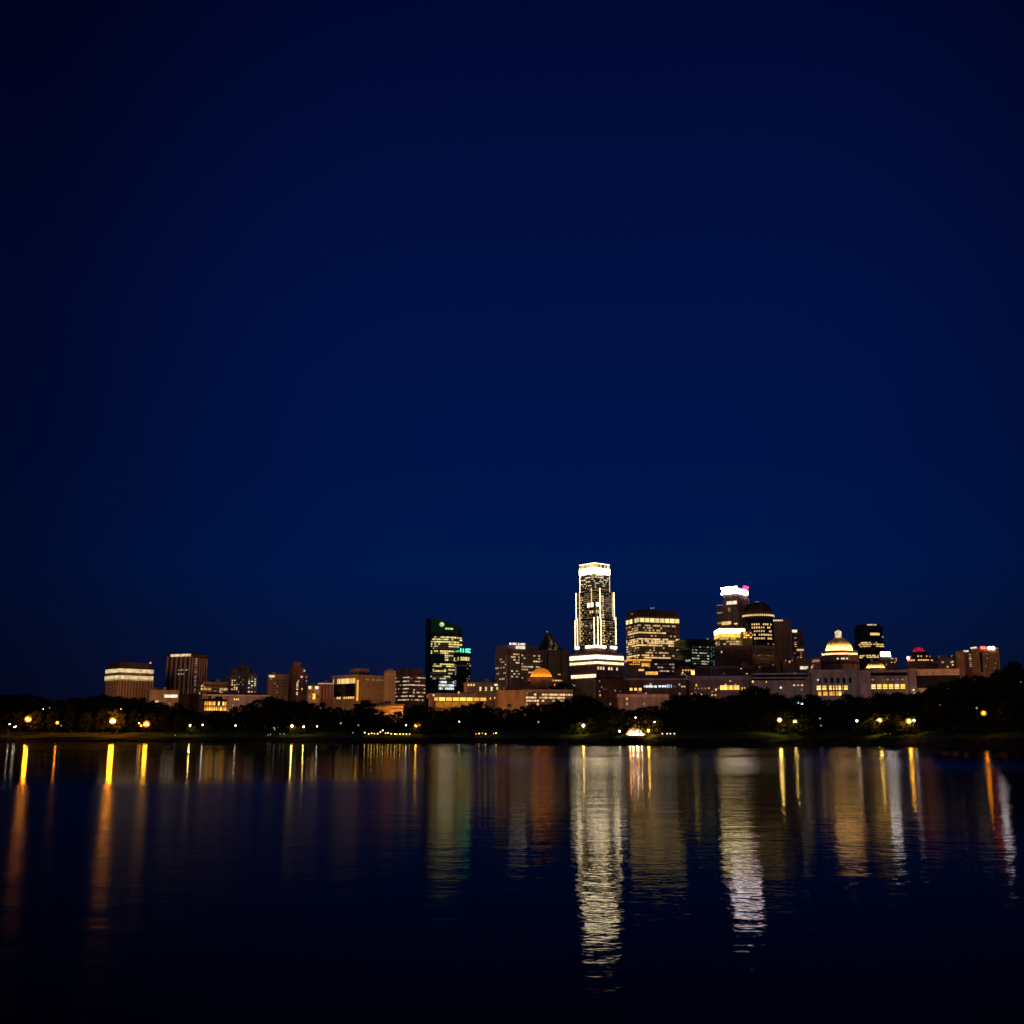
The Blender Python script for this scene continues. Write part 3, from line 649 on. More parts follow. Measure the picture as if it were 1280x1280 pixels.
# low building with the cool sign
b = Bld("sign_hall", "long dark low hall with a thin line of blue white sign lettering", 783, 786, 858, 850, 830, DARKB, 8, cat="hall")
MB().prism([(-b.X - 2, -b.Y - 2), (b.X + 2, -b.Y - 2), (b.X + 2, b.Y), (-b.X - 2, b.Y)], b.h + .01, [b.h + 1.2, b.h + 1.2, b.h + 4, b.h + 4]).build("roof", GREY, b.root)
b.glyphs("sign", SIGNB, 805, 821, 857, 859.4, 9, seed=7); b.glyphs("sign", SIGNB, 823, 833, 856.8, 859, 5, seed=8); b.glyphs("sign", emis("blue_sign", (.45, .72, 1), 1.4), 833.5, 841, 855.8, 859.4, 3, seed=9); b.glyphs("sign", WD, 841.5, 845, 857.3, 858.8, 2, seed=10)
b.grid("F", 786, 803, 859.5, 863.5, 3, 1, .6, .8, 1, [emis("yellow_window", (1, .66, .16), 1.2)]); b.grid("F", 851, 857, 857, 859.5, 2, 1, .6, .7, 1, [W1])
b = Bld("elevated_road", "long pale elevated roadway edge running in front of the sign hall", 771, 773, 836, 867.5, 770, ROSE, 6, cat="viaduct", bname="deck")
b.wrap("parapet", wall("peach_parapet", (.55, .36, .28)), b.z(871) - .4, b.z(868) + .2, .7); b.grid("F", 774, 778, 870, 872, 1, 1, .5, .6, 1, [W3])
# teal glass block
b = Bld("teal_glass_block", "dark teal glass block with a few rows of small lit windows", 842, 864, 894, 799, 1010, TGLASS, 36, cat="office")
b.roofbox("penthouse", BGLASS, 857, 890, 798.2, .2, .8)
TE = rooms("teal_rooms", (.75, .85, .55), .55, 2.2, .42, (.9, .85, .5))
for yy in (808, 812, 815.5, 819, 822.5, 826, 829): b.band("window_band", TE, 865, 886, yy, yy + 1.5, out=.25)
b.band("window_band", TE, 845, 862, 811, 812.3, "L", .25); b.band("window_band", W5, 857, 863, 824.5, 827, "L", .25); b.grid("F", 887.5, 893, 808, 832, 2, 10, .6, .5, .6, [emis("teal_window", (.2, .42, .45), .25)]); b.bulb(884.5, 798.6, W5, .7, "beacon", yy=-b.Y * .5)
b = Bld("small_corner_block", "small brick block with bright amber lamps below the teal glass block", 842, 845, 872, 836, 930, BRICK, 10, cat="building")
b.grid("F", 852, 872, 834.5 + 2, 839, 6, 1, .5, .7, 1, [W1, W3]); b.band("lit_entrance", emis("yellow_entrance", (1, .66, .14), 2.0), 864, 870, 838.5, 843.5); b.grid("F", 846, 858, 841, 846, 3, 1, .5, .6, .5, [WD])
# tower with the big rooftop sign
b = Bld("sign_tower", "tall ribbed tower topped by a blazing white sign with a pink emblem", 895, 922, 936, 745.5, 1120, PLUM, 60, cat="skyscraper", body=False)
(yl, _) = b.Lp(904, 746)
b.part("wall", PLUM, -b.X, b.X, -b.Y, yl, 0, b.z(733.5)); b.part("side_wing", PLUM, -b.X + .4, b.X - 1, yl, b.Y, 0, b.z(756))
b.fins("L", 905.5, 921.5, 746, 784, 9, .7, wall("rose_rib", (.48, .33, .29)), name="rib", out=.5); b.fins("F", 923, 935.5, 746, 784, 6, .7, MATS["rose_rib"], name="rib", out=.5)
b.glyphs("sign", SIGNW, 901.5, 921.5, 734.8, 742.6, 8, out=1.2, face="L", seed=12); b.glyphs("sign", SIGNW, 922, 933.5, 736, 743, 4, out=1.2, face="F", seed=13)
b.band("emblem", PINK, 929, 934, 732.8, 735.6, out=1.6); b.band("sign_backing", DARKB, 902, 921.8, 733.6, 743.5, "L", .15)
b.band("lit_floor", W2, 908.5, 921, 751.5, 755.5, "L", .7); b.grid("L", 909, 913, 759.5, 764, 2, 2, .6, .7, .8, [W1]); b.band("lit_floor", W1, 902.5, 914, 777, 781, "L", .7); b.band("lit_floor", WD, 897, 902, 778, 780, "L", .7); b.band("lit_floor", STRIP2, 918, 927 - 5.2, 779, 780.4, "L", .7)
b.band("light_line", WD, 896, 904, 756, 757, "L", .4); b.band("light_line", W5, 896.5, 903, 765.5, 766.5, "L", .3)
b = Bld("lit_base_hall", "curved hall blazing with white and amber light at the sign tower's foot", 893.5, 899, 931, 785, 1030, CREAM, 10, cat="hall")
b.wrap("light_band", emis("blaze_white", (1, .78, .36), 8), b.z(791.8), b.z(786.3), .8); b.wrap("light_band", emis("blaze_amber", (1, .55, .06), 1.3), b.z(796.6), b.z(793), 1.0); b.grid("F", 899, 920, 797, 799.5, 9, 1, .6, .8, .9, [W1]); b.rows([rooms("base_rooms", WARM, .6, 3, .6)], [b.z(803), b.z(806)], 1.5)
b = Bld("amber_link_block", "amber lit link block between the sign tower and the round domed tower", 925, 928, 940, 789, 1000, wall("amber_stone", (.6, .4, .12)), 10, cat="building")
b.grid("F", 929, 939.5, 787 + 3, 798, 4, 3, .75, .6, .85, [emis("yellow_lit_window", (1, .62, .10), 1.6), W3])
# round domed tower
r = Round("domed_round_tower", "dark round tower with a black dome above a ring of small lights", 928.5, 966, 771.5, 1040, cat="tower")
r.lathe("wall", BGLASS, [(r.r, 0), (r.r, r.h)], 48); r.lathe("dome", ROOFD, [(rr_, r.h + .02 + hh) for rr_, hh in [(r.r * 1.0, 0), (r.r * .93, (r.z(763) - r.h)), (r.r * .74, r.z(757.5) - r.h), (r.r * .5, r.z(754.3) - r.h), (r.r * .2, r.z(752.8) - r.h), (.2, r.z(752.4) - r.h)]], 40, True)
r.lathe("dome_cap_light", emis("pinkish_cap", (1, .7, .7), .5), [(2.2, r.z(753.4)), (2.6, r.z(752.6)), (1.0, r.z(752.1))], 16); r.ring("cornice", ROOFD, r.r + .7, r.h - 1.6, r.h)
r.wins(r.z(770.6), 22, r.r + .8, 1.3, 1.6, [W1], 1, -170, -10, "ring_light")
for yy in (782, 786, 790.5, 795, 799.5): r.wins(r.z(yy), 10, r.r, 1.25, 1.6, [W1, W1, emis("soft_warm_window", WARM, .6)], .8, -125, -48)
r.wins(r.z(806), 14, r.r, 1.2, 1.2, [WD], .3, -150, -30)
# dark masonry block in front
b = Bld("dark_masonry_block", "broad dark masonry block in front of the sign tower and round tower", 893, 940, 968, 806.5, 930, DARKB, 35, cat="building")
b.wrap("cornice", PLUM, b.h - 1.1, b.h + .3, .6); b.grid("F", 941, 967, 810, 836, 9, 7, .4, .45, .04, [WD], glass("plum_window", (.05, .03, .035))); b.grid("L", 895, 938, 811, 836, 9, 3, .3, .3, .12, [W5, W1]); b.wrap("string_course", ROSE, b.z(809.6), b.z(808.8), .3)
# tan slab and neighbour
b = Bld("tan_slab_tower", "plain tan slab tower with a row of white lights on its roof edge", 963, 966, 988.5, 774, 1080, ROSE, 14, cat="tower")
b.fins("F", 966.3, 988, 777, 832, 7, .6, TAN, name="rib", out=.3); b.grid("F", 966, 979, 773 + 1.4, 776.5, 5, 1, .6, .8, 1, [W2, W1]); b.grid("L", 963.2, 966, 786, 806, 2, 7, .6, .5, .8, [W1, WD])
b = Bld("balcony_tower", "narrow dark tower with a bright roof light and lit balconies beyond the tan slab", 987.5, 990, 1004.5, 787, 1120, PLUM, 16, cat="tower")
b.band("roof_light", W2, 988.5, 996, 787.3, 790.5, out=.6); b.grid("F", 992, 996, 796, 812, 1, 6, .8, .5, .9, [WD, emis("peach_window", (1, .6, .4), .5)], name="balcony"); b.fins("F", 998, 1004, 793, 824, 2, .8, ROSE); b.band("terrace_light", W1, 996, 1004, 811.5, 813.5, out=1.2); b.grid("F", 991, 1003, 815, 823, 3, 3, .5, .4, .4, [W3, WD], DGLASS)
b = Bld("gap_block", "low plum block with one cluster of white lights left of the gold dome", 975, 978, 1036, 822.5, 960, PLUM, 8, cat="building")
b.grid("F", 980, 992, 824, 827, 3, 1, .4, .6, .8, [WD, W3]); b.band("lit_terrace", W2, 1000, 1008, 833, 836.5, out=.6); b.grid("F", 1008, 1016, 832, 836, 3, 1, .5, .7, .8, [W1]); b.band("roof_sign", WD, 1016, 1024, 824.5, 827.5)
# ---- capitol with the gold dome
r = Round("gold_dome_capitol", "large round drum building with a floodlit gold dome and lantern", 1026, 1072.5, 818, 900, cat="capitol")
r.lathe("drum", PLUM, [(r.r, 0), (r.r, r.z(826)), (r.r * .97, r.z(826)), (r.r * .97, r.z(820)), (r.r * .86, r.z(817.5)), (r.r * .86, r.z(815)), (1, r.z(815))], 48)
dr = r.r * .715; zd = r.z(815.2)
lit_dome(r.root, GOLD, 0, 0, zd, dr, r.z(797) - zd, (1, .70, .30), 150, 1.26, 10)
r.lathe("lantern", emis("lantern_glow", (1, .72, .42), .75), [(dr * .23, r.z(797.5)), (dr * .23, r.z(791)), (dr * .28, r.z(790.8)), (dr * .2, r.z(789)), (.3, r.z(787.6))], 16)
r.wins(r.z(824.6), 20, r.r * .97, 1.1, 1.2, [W2], .35, -125, -65, seed=3); r.wins(r.z(829.5), 30, r.r, 1.0, 2.2, [glass("plum_pane", (.07, .04, .05))], 1, -165, -15)
# dark round tower
r = Round("dark_round_tower", "dark round glass tower with a crown light and two lit floors", 1068, 1102.5, 785, 1080, cat="tower")
r.lathe("wall", BGLASS, [(r.r, 0), (r.r, r.h)], 48); r.lathe("roof_tier", BGLASS, [(r.r * .86, r.h), (r.r * .86, r.z(781.5)), (r.r * .6, r.z(781)), (1, r.z(781))], 40)
r.ring("coping", ROOFD, r.r + .5, r.h - .8, r.h + .1)
r.wins(r.z(782.4), 9, r.r * .87, 1.6, 1.2, [W1, W5], .9, -108, -72, "crown_light", 2); r.wins(r.z(794), 9, r.r, 1.8, 2.4, [W1], .6, -98, -60, "window", 5)
for yy, l in ((804.5, .5), (806.6, .85), (809, .7), (820.5, .6), (822.6, .7)): r.wins(r.z(yy), 22, r.r, 1.5, 1.1, [W1, emis("soft_warm_window2", WARM, .5)], l, -150, -35 if yy < 815 else -75, seed=9)
r.wins(r.z(797), 6, r.r, 1.2, 1.5, [W5], .5, -40, -15)
# floodlit stair tower with white glare, small dome
b = Bld("floodlit_block", "low block with an intense white floodlight on its roof behind the small dome", 1096, 1099, 1121, 821.5, 1000, PLUM, 10, cat="building")
MB().box(-b.X + 1.5, b.X * .25, -b.Y - .6, -b.Y + 1.2, b.z(820.5), b.z(815)).build("floodlight", emis("glare_white", (1, .92, .84), 9.0), b.root); b.grid("F", 1113, 1121, 821.5 + .5, 829, 4, 3, .6, .5, .6, [W1, emis("peach_small", (1, .6, .35), .8)])
r = Round("small_dome_pavilion", "small shallow golden dome glowing on a low drum beside the capitol", 1081, 1108, 836.5, 850, cat="pavilion")
r.lathe("drum", GREY, [(r.r, 0), (r.r, r.h)], 40); lit_dome(r.root, GOLD, 0, 0, r.h, r.r * .82, r.z(826.6) - r.h, (1, .58, .24), 70, 1.16, 10)
# ---- long grey riverfront civic building
b = Bld("civic_centre", "long grey concrete civic building with a pillared amber lit window wall", 1010, 1014, 1072, 838, 810, GREY, 6, cat="civic building")
b.wrap("cornice", GREY, b.h - 2.0, b.h + .4, 1.4)
b.grid("F", 1021, 1066, 847, 854, 6, 1, .5, 1, 0, [WD], BGLASS); b.grid("F", 1020, 1061, 857, 862.5, 6, 1, .75, .9, 1, [emis("civic_amber", (1, .56, .10), 1.4), emis("civic_yellow", (1, .66, .22), 1.6)], name="bay"); b.grid("F", 1022, 1054, 864, 870, 5, 1, .85, .8, 1, [emis("civic_orange", (1, .44, .06), .9), MATS["civic_amber"]], name="bay")
b.bulb(1022.7, 850, W2, .7, "lamp", .6); b.fins("F", 1018, 1068, 846, 871, 7, 1.0, GREY, name="pillar", out=.8)
b = Bld("pylon", "square grey concrete pylon standing between the two lit halls", 1070, 1073, 1088, 838.2, 800, wall("warm_grey_concrete", (.38, .31, .31)), 10, cat="pylon", bname="shaft"); b.band("lamp_panel", WD, 1082, 1086, 874, 875.5); b.wrap("cap", GREY, b.h - 1.2, b.h + .3, .5)
b = Bld("lit_gallery_hall", "grey hall with a row of amber lit bays below the small golden dome", 1086, 1089, 1134, 838.5, 815, GREY, 6, cat="hall")
b.wrap("dark_fascia", BGLASS, b.z(845), b.z(841), .4); b.wrap("cornice", GREY, b.h - 1.2, b.h + .4, 1.2)
b.grid("F", 1088, 1132, 855.5, 861, 6, 1, .75, 1, 1, [MATS["civic_amber"], emis("civic_peach", (1, .68, .36), 1.2)], name="bay"); b.grid("F", 1088, 1131, 848.5, 850.5, 7, 1, .5, .8, .55, [emis("olive_window", (.5, .5, .2), .35), emis("mauve_window", (.5, .3, .6), .2), W5])
b = Bld("east_pylon", "pale concrete pylon with a small lamp at the end of the lit gallery", 1133.5, 1136, 1144.5, 836, 795, MATS["warm_grey_concrete"], 12, cat="pylon", bname="shaft"); b.bulb(1142, 862.5, W2, .7, "lamp", .4); b.bulb(1143, 866.5, W1, .5, "lamp", .4); b.wrap("cap", GREY, b.h - 1.2, b.h + .3, .5)
b = Bld("west_civic_wing", "low grey wing with dark roof stripes stepping toward the sign hall", 938, 941, 1013, 841.5, 830, GREY, 6, cat="building")
b.wrap("dark_stripe", BGLASS, b.z(846.5), b.z(843.5), .3, xe=.95); b.wrap("dark_stripe", BGLASS, b.z(850.5), b.z(848.5), .3, xe=.9); b.grid("F", 940, 962, 851, 854, 8, 1, .4, .7, .6, [W1, W3]); b.grid("F", 985, 1005, 855, 858, 4, 1, .5, .6, .6, [emis("rose_light", (1, .5, .4), .6), W1]); b.bulb(976, 859.5, W2, .8, "lamp", .5); b.bulb(1002, 862, WD, .7, "lamp", .5); b.bulb(936 + 5, 852, W1, .8, "lamp", .5)
b = Bld("terrace_hall", "broad low purplish hall with a strip of orange lit windows below its roof", 858, 861, 940, 845.5, 850, ROSE, 6, cat="hall")
b.wrap("roof_edge", GREY, b.h - 3.2, b.h + .3, 1.0); b.grid("F", 900, 924, 856.5, 862.5, 8, 1, .85, .9, 1, [MATS["civic_amber"], MATS["civic_orange"], emis("gold_lit", (1, .66, .12), 1.5)], name="bay"); b.grid("F", 884, 900, 858, 871, 4, 3, .5, .4, .5, [W1, WD, W3]); b.grid("F", 926, 932, 858, 864, 2, 1, .5, .6, 1, [W1]); b.grid("F", 862, 884, 858, 868, 5, 2, .4, .4, .25, [WD])
b = Bld("back_terrace_block", "dim upper terrace block with scattered small lamps above the purplish hall", 868, 872, 942, 832.5, 890, PLUM, 8, cat="building")
b.fins("F", 889, 896, 834, 846, 3, 1.2, GREY); b.grid("F", 896, 938, 834, 845, 9, 3, .3, .3, .2, [W1, W5, WD])
# pink dome building and offices to the east
r = Round("pink_dome_hall", "round building with a vivid pink lit dome and ring of amber lamps", 1133, 1165, 826.5, 950, cat="hall")
r.lathe("wall", wall("amber_brick", (.42, .24, .12)), [(r.r, 0), (r.r, r.h)], 40); r.lathe("roof_skirt", ROOFD, [(r.r * .99, r.h + .02), (r.r * .62, r.z(815.5)), (r.r * .4, r.z(815))], 40)
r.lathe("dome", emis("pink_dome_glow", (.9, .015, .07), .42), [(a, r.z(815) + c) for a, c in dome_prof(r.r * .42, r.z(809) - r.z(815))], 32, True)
r.wins(r.z(826), 15, r.r * .98, 1.3, 1.2, [W1, W3], .8, -165, -15, "lamp"); r.wins(r.z(821), 10, r.r * .82, 1.1, 1.1, [W1, W3, emis("red_lamp", (1, .1, .06), .9)], .8, -160, -20, "lamp"); MB().ball((-r.r * .95, -r.r * .3, r.z(822.8)), 1.5).build("beacon", emis("pink_white_beacon", (1, .55, .6), 3), r.root)
b = Bld("east_office", "low plum office with scattered pale windows between pink dome and tan hotel", 1164, 1167, 1200, 822, 960, PLUM, 8, cat="office")
b.rows([rooms("east_rooms", (1, .72, .62), .45, 2.4, .45)], [b.z(829), b.z(839)], 1.5); b.bulb(1174, 820.8, WD, .8, "beacon", yy=0); b.bulb(1190, 820, W5, .8, "beacon", yy=0)
for px, py in ((1191, 827), (1184.5, 833.5), (1191, 831), (1187, 845.5), (1202 - 4, 846)): b.bulb(px, py, W1, .7, "lamp", .4)
b = Bld("east_viaduct", "pale concrete viaduct edge crossing below the pink dome hall", 1143, 1146, 1199, 837, 860, GREY, 6, cat="viaduct", bname="deck")
b.wrap("parapet", ROSE, b.z(838.6), b.z(837) + .3, .7); b.wrap("lower_ledge", ROSE, b.z(842.6), b.z(841.8), .5); b.wrap("dark_opening", BGLASS, b.z(860), b.z(844.5), .15)
# tan hotel: three slabs side by side
HT = wall("warm_tan", (.46, .30, .17))
b = Bld("tan_hotel", "tan ribbed hotel with red and white signs along its roof edge", 1214, 1224, 1248, 808.5, 920, HT, 34, cat="hotel")
b.glyphs("sign", SIGNW, 1235, 1243.5, 808.2, 811.3, 4, out=1.0, seed=20); b.glyphs("sign", emis("red_hotel_sign", (1, .10, .07), 3.5), 1225.5, 1231.5, 808, 811.2, 3, out=1.0, seed=21); b.band("sign_panel", W2, 1214, 1220.5, 808.8, 810.6, "L", .8); b.band("sign_panel", WD, 1236, 1243, 813, 815, out=.5)
b.band("dark_slot", BGLASS, 1224.4, 1227.0, 815, 840, out=.12); b.grid("F", 1230, 1247, 818, 840, 7, 7, .4, .4, .06, [WD], glass("tan_pane", (.10, .06, .04))); b.fins("L", 1215, 1223, 812, 842, 4, .6, HT, name="rib", out=.4)
b = Bld("hotel_wing", "recessed dark hotel wing with a stack of lit stair windows", 1201, 1203, 1216, 812.8, 945, DARKB, 10, cat="hotel")
b.band("sign", W2, 1204, 1210.5, 813, 815, out=.6); b.grid("F", 1210.5, 1214, 817, 834, 1, 7, .8, .45, .9, [WD, W5, W1]); b.fins("F", 1203.4, 1209, 817, 838, 3, .5, PLUM)
b = Bld("hotel_west_slab", "separate tan slab at the dark hotel wing's near end", 1194, 1200, 1204.5, 814, 915, HT, 40, cat="hotel"); b.wrap("coping", TAN, b.h - .8, b.h + .2, .3); b.fins("F", 1200.5, 1204, 816, 840, 2, .5, TAN, name="rib")

LOW = [q for q in ALL if q.ytop >= 818 and q.root["label"] and "pylon" not in q.root.name and "viaduct" not in q.root.name and "court" not in q.root.name]
for i, q in enumerate(LOW): q.clutter(100 + i)
# ------------------------------------------------------------------ trees
def leafmat(name, c0, c1):
    m, N, L = newmat(name); out = N.new("ShaderNodeOutputMaterial"); p = N.new("ShaderNodeBsdfPrincipled"); tc = N.new("ShaderNodeTexCoord"); oi = N.new("ShaderNodeObjectInfo")
    n = N.new("ShaderNodeTexNoise"); n.inputs["Scale"].default_value = .45; n.inputs["Detail"].default_value = 4
    ad = N.new("ShaderNodeMath"); ad.operation = "MULTIPLY_ADD"; ad.inputs[1].default_value = .3; L.new(oi.outputs["Random"], ad.inputs[0]); L.new(n.outputs[0], ad.inputs[2])
    r = N.new("ShaderNodeValToRGB"); r.color_ramp.elements[0].position = .35; r.color_ramp.elements[1].position = .85; r.color_ramp.elements[0].color = (*c0, 1); r.color_ramp.elements[1].color = (*c1, 1)
    L.new(tc.outputs["Object"], n.inputs["Vector"]); L.new(ad.outputs[0], r.inputs[0]); L.new(r.outputs[0], p.inputs["Base Color"]); p.inputs["Roughness"].default_value = .8; p.inputs["Specular IOR Level"].default_value = .15
    L.new(p.outputs[0], out.inputs[0]); return m


LEAF = leafmat("tree_leaves", (.020, .026, .008), (.055, .060, .018)); BUSHM = leafmat("bush_leaves", (.05, .07, .015), (.12, .13, .035)); BARK = wall("bark", (.05, .038, .028), scale=2)


def leaves(m, c, r, n, rg, size):
    for _ in range(n):
        d = Vector((rg.gauss(0, 1), rg.gauss(0, 1), rg.gauss(0, 1))).normalized(); p = Vector(c) + d * (r * rg.uniform(.45, 1.05)); p.z = c[2] + (p.z - c[2]) * .8
        a = Vector((rg.gauss(0, 1), rg.gauss(0, 1), rg.gauss(0, 1))).normalized(); b = a.orthogonal().normalized(); e = a.cross(b); w = size * rg.uniform(.6, 1.3); l = w * rg.uniform(.5, .9)
        m.add([p - b * w, p - e * l, p + b * w, p + e * l], [(0, 1, 2, 3)])


def tree_meshes(seed):
    """a 20 m broadleaf tree: tapered trunk with limbs, crown of many leaf clumps"""
    rg = random.Random(seed); H = 20.0; W = rg.uniform(6.0, 8.2); tr = MB(); cr = MB()
    lean = (rg.uniform(-.6, .6), rg.uniform(-.6, .6)); fork = rg.uniform(4.5, 7)
    tr.tube([(0, 0, -1), (0, 0, .4), (lean[0] * .5, lean[1] * .5, fork), (lean[0], lean[1], 12), (lean[0] * 1.2, lean[1] * 1.2, 17)], [.62, .42, .33, .2, .05], 7)
    tips = []
    for i in range(9):
        a = i * 2.4 + rg.uniform(-.4, .4); z0 = rg.uniform(fork - 1, 12); L = W * rg.uniform(.55, .95); up = rg.uniform(1.5, 5)
        p0 = Vector((lean[0] * z0 / 14, lean[1] * z0 / 14, z0)); p2 = p0 + Vector((math.cos(a) * L, math.sin(a) * L, up)); p1 = (p0 + p2) / 2 + Vector((0, 0, .8))
        tr.tube([p0, p1, p2], [.2, .13, .04], 5); tips += [p1, p2]
    lob = [(rg.uniform(0, 6.28), rg.uniform(.72, 1.12)) for _ in range(7)]
    n = 0
    while n < 78:
        z = rg.uniform(3.2, H - 1.2); t = (z - 2.5) / (H - 2.5); prof = (math.sin(math.pi * min(1, t ** .75 * .98 + .02))) ** .6 * W
        a = rg.uniform(0, 6.283); k = min(abs((a - q[0] + math.pi) % 6.283 - math.pi) for q in lob); prof *= (1.1 - .35 * min(1, k)) * rg.uniform(.85, 1.05)
        rr = prof * math.sqrt(rg.uniform(.12, 1)); leaves(cr, (rr * math.cos(a) + lean[0] * t, rr * math.sin(a) + lean[1] * t, z), rg.uniform(1.0, 2.1), 42, rg, .42); n += 1
    for p in tips: leaves(cr, p, 1.6, 40, rg, .42)
    return tr.mesh("trunk", BARK), cr.mesh("crown", LEAF)


def bush_meshes(seed):
    rg = random.Random(seed); tr = MB(); cr = MB()
    for i in range(5):
        a = i * 1.3; tr.tube([(0, 0, -.3), (math.cos(a) * .5, math.sin(a) * .5, 1.2), (math.cos(a) * 1.2, math.sin(a) * 1.2, 2.2)], [.07, .05, .02], 4)
    for i in range(22):
        a = rg.uniform(0, 6.28); q = 2.0 * math.sqrt(rg.random()); leaves(cr, (q * math.cos(a), q * math.sin(a), rg.uniform(.5, 2.9 - q * .5)), rg.uniform(.4, .8), 34, rg, .17)
    return tr.mesh("stem", BARK), cr.mesh("foliage", BUSHM)


TREES = [tree_meshes(s) for s in range(11, 19)]; BUSHES = [bush_meshes(s) for s in range(31, 35)]
TOP = [(-30, 866), (0, 868), (45, 868), (60, 874), (75, 870), (92, 871), (105, 874), (118, 867), (135, 867), (165, 868), (182, 869), (200, 876), (222, 878), (242, 885), (256, 889), (280, 888), (292, 880), (318, 875), (335, 868), (352, 872), (372, 873), (400, 876), (432, 884), (446, 876), (456, 870), (463, 880), (482, 890), (500, 889), (512, 881), (530, 880), (548, 885), (562, 886), (580, 880), (600, 876), (615, 880), (625, 887), (640, 886), (660, 880), (690, 877), (716, 870), (728, 867), (740, 870), (752, 878), (770, 882), (790, 883), (820, 879), (846, 869), (870, 866), (884, 863), (896, 869), (906, 871), (922, 866), (936, 859), (948, 857), (962, 862), (980, 866), (1000, 865), (1020, 869), (1040, 874), (1052, 869), (1066, 866), (1078, 872), (1088, 875), (1098, 865), (1120, 862), (1140, 867), (1150, 861), (1168, 853), (1188, 849), (1205, 843), (1222, 840), (1244, 843), (1256, 832), (1268, 827), (1280, 833), (1300, 830), (1330, 838)]


def top(x):
    for (a, ya), (b_, yb) in zip(TOP, TOP[1:]):
        if x <= b_: return ya + (yb - ya) * max(0, (x - a)) / (b_ - a)
    return TOP[-1][1]


LAND = [(20, "the far western shore lamps"), (70, "the small orange shore lamp"), (112, "the brightest shore lamp"), (150, "the office block with glowing belts"), (186, "the hall with the white sign"), (215, "the tower of pale columns"), (268, "the amber arcade"), (303, "the pyramid capped hotel"), (345, "the plain pinkish block"), (373, "the stepped brick tower"), (405, "the dark columned wing"), (432, "the amber gallery of the court"), (462, "the columned court building"), (495, "the riverside pavilion"), (520, "the dotted brown office"), (550, "the green glass tower"), (578, "the green rooftop sign"), (604, "the tan podium hall"), (634, "the blank ochre block"), (660, "the rooftop white sign"), (684, "the orange dome"), (708, "the pyramid roofed tower"), (745, "the white crowned tower"), (768, "the dark brown brick block"), (795, "the amber flooded plaza"), (825, "the blue white sign"), (850, "the teal glass block"), (880, "the orange terrace windows"), (912, "the tower with the blazing sign"), (946, "the black domed round tower"), (977, "the tan slab tower"), (1004, "the balcony tower"), (1030, "the civic amber windows"), (1052, "the gold dome"), (1080, "the square grey pylon"), (1098, "the small golden dome"), (1122, "the lit gallery bays"), (1148, "the pink dome"), (1175, "the low plum office"), (1200, "the dark hotel wing"), (1228, "the red hotel sign"), (1255, "the tan hotel's east end"), (1280, "the picture's dark eastern edge")]
placed = []


def tree(x, ytop, t, row, wf=1.0):
    k = kx(x); Y = shore(k) + t; P = at(x, ytop, Y); X = P.x; g = gz(X, Y); h = P.z - g
    if h < 4: return
    placed.append((x, X, Y, g, h, row, wf))


rg = random.Random(5)
x = -24
while x < 1310:
    east = x > 1146
    t = rg.uniform(80, 118) if not east else rg.uniform(60, 110)
    tree(x, top(x) + rg.uniform(-1.5, 3.5), t, "rear", rg.uniform(.9, 1.15)); x += rg.uniform(9, 12) if not east else rg.uniform(13, 17)
x = -20
while x < 1310:
    east = x > 1146
    tree(x, top(x) + rg.uniform(5, 12), rg.uniform(48, 66), "middle", rg.uniform(1, 1.25)); x += rg.uniform(14, 19) if not east else rg.uniform(22, 28)
x = -12
while x < 1310:
    east = x > 1146
    yt = max(top(x) + 13, 884) if not east else top(x) + rg.uniform(16, 34)
    tree(x, yt + rg.uniform(0, 6), rg.uniform(26, 40) if not east else rg.uniform(10, 30), "front", rg.uniform(1.05, 1.3)); x += rg.uniform(17, 24) if not east else rg.uniform(24, 32)
byk = {}
for p in placed:
    ln = min(LAND, key=lambda q: abs(q[0] - p[0]))[1]; byk.setdefault((ln, p[5]), []).append(p)
WORDS = {2: ["western of two", "eastern of two"], 3: ["western of three", "middle of three", "eastern of three"], 4: ["western of four", "second of four", "third of four", "eastern of four"], 5: ["western of five", "second of five", "middle of five", "fourth of five", "eastern of five"]}
for (ln, row), ps in byk.items():
    ps.sort()
    for i, (x, X, Y, g, h, _, wf) in enumerate(ps):
        pre = {"rear": "tall rear tree", "middle": "middle row tree", "front": "low shoreline tree"}[row]
        lab = pre + " below " + ln if len(ps) == 1 else f"{pre} below {ln}, {WORDS[min(5, len(ps))][min(i, 4)]}"
        r_ = empty("broadleaf_tree", (X, Y, g), rg.uniform(0, 6.28), lab, "tree", "trees along the far shore"); s = h / 20.0; w = min(1.25, max(.55, s * wf)) if h < 30 else s; r_.scale = (w, w, s)
        tm, cm = TREES[rg.randrange(len(TREES))]; link("trunk", tm, r_); link("crown", cm, r_)


# ------------------------------------------------------------------ shore lamps
L_ORG = emis("sodium_lamp", (1, .28, .006), 340, True); L_ORG2 = emis("sodium_lamp_small", (1, .28, .004), 45, True); L_YEL = emis("yellow_lamp", (1, .64, .13), 115, True)
L_WHT = emis("white_lamp", (1, .86, .62), 9, True); L_DIM = emis("faint_lamp", (.85, .82, .85), .4, True); L_GOLD = emis("gold_lamp", (1, .42, .02), 95, True)
_lm = {}


def halo_mat(name, c, s):
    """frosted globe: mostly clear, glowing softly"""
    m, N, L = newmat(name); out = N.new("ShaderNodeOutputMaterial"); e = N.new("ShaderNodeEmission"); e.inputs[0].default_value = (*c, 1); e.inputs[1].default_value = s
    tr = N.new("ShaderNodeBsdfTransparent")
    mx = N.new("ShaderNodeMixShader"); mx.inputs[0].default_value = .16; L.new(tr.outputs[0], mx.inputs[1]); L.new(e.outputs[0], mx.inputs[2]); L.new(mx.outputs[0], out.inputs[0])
    m.cycles.emission_sampling = "NONE"; return m


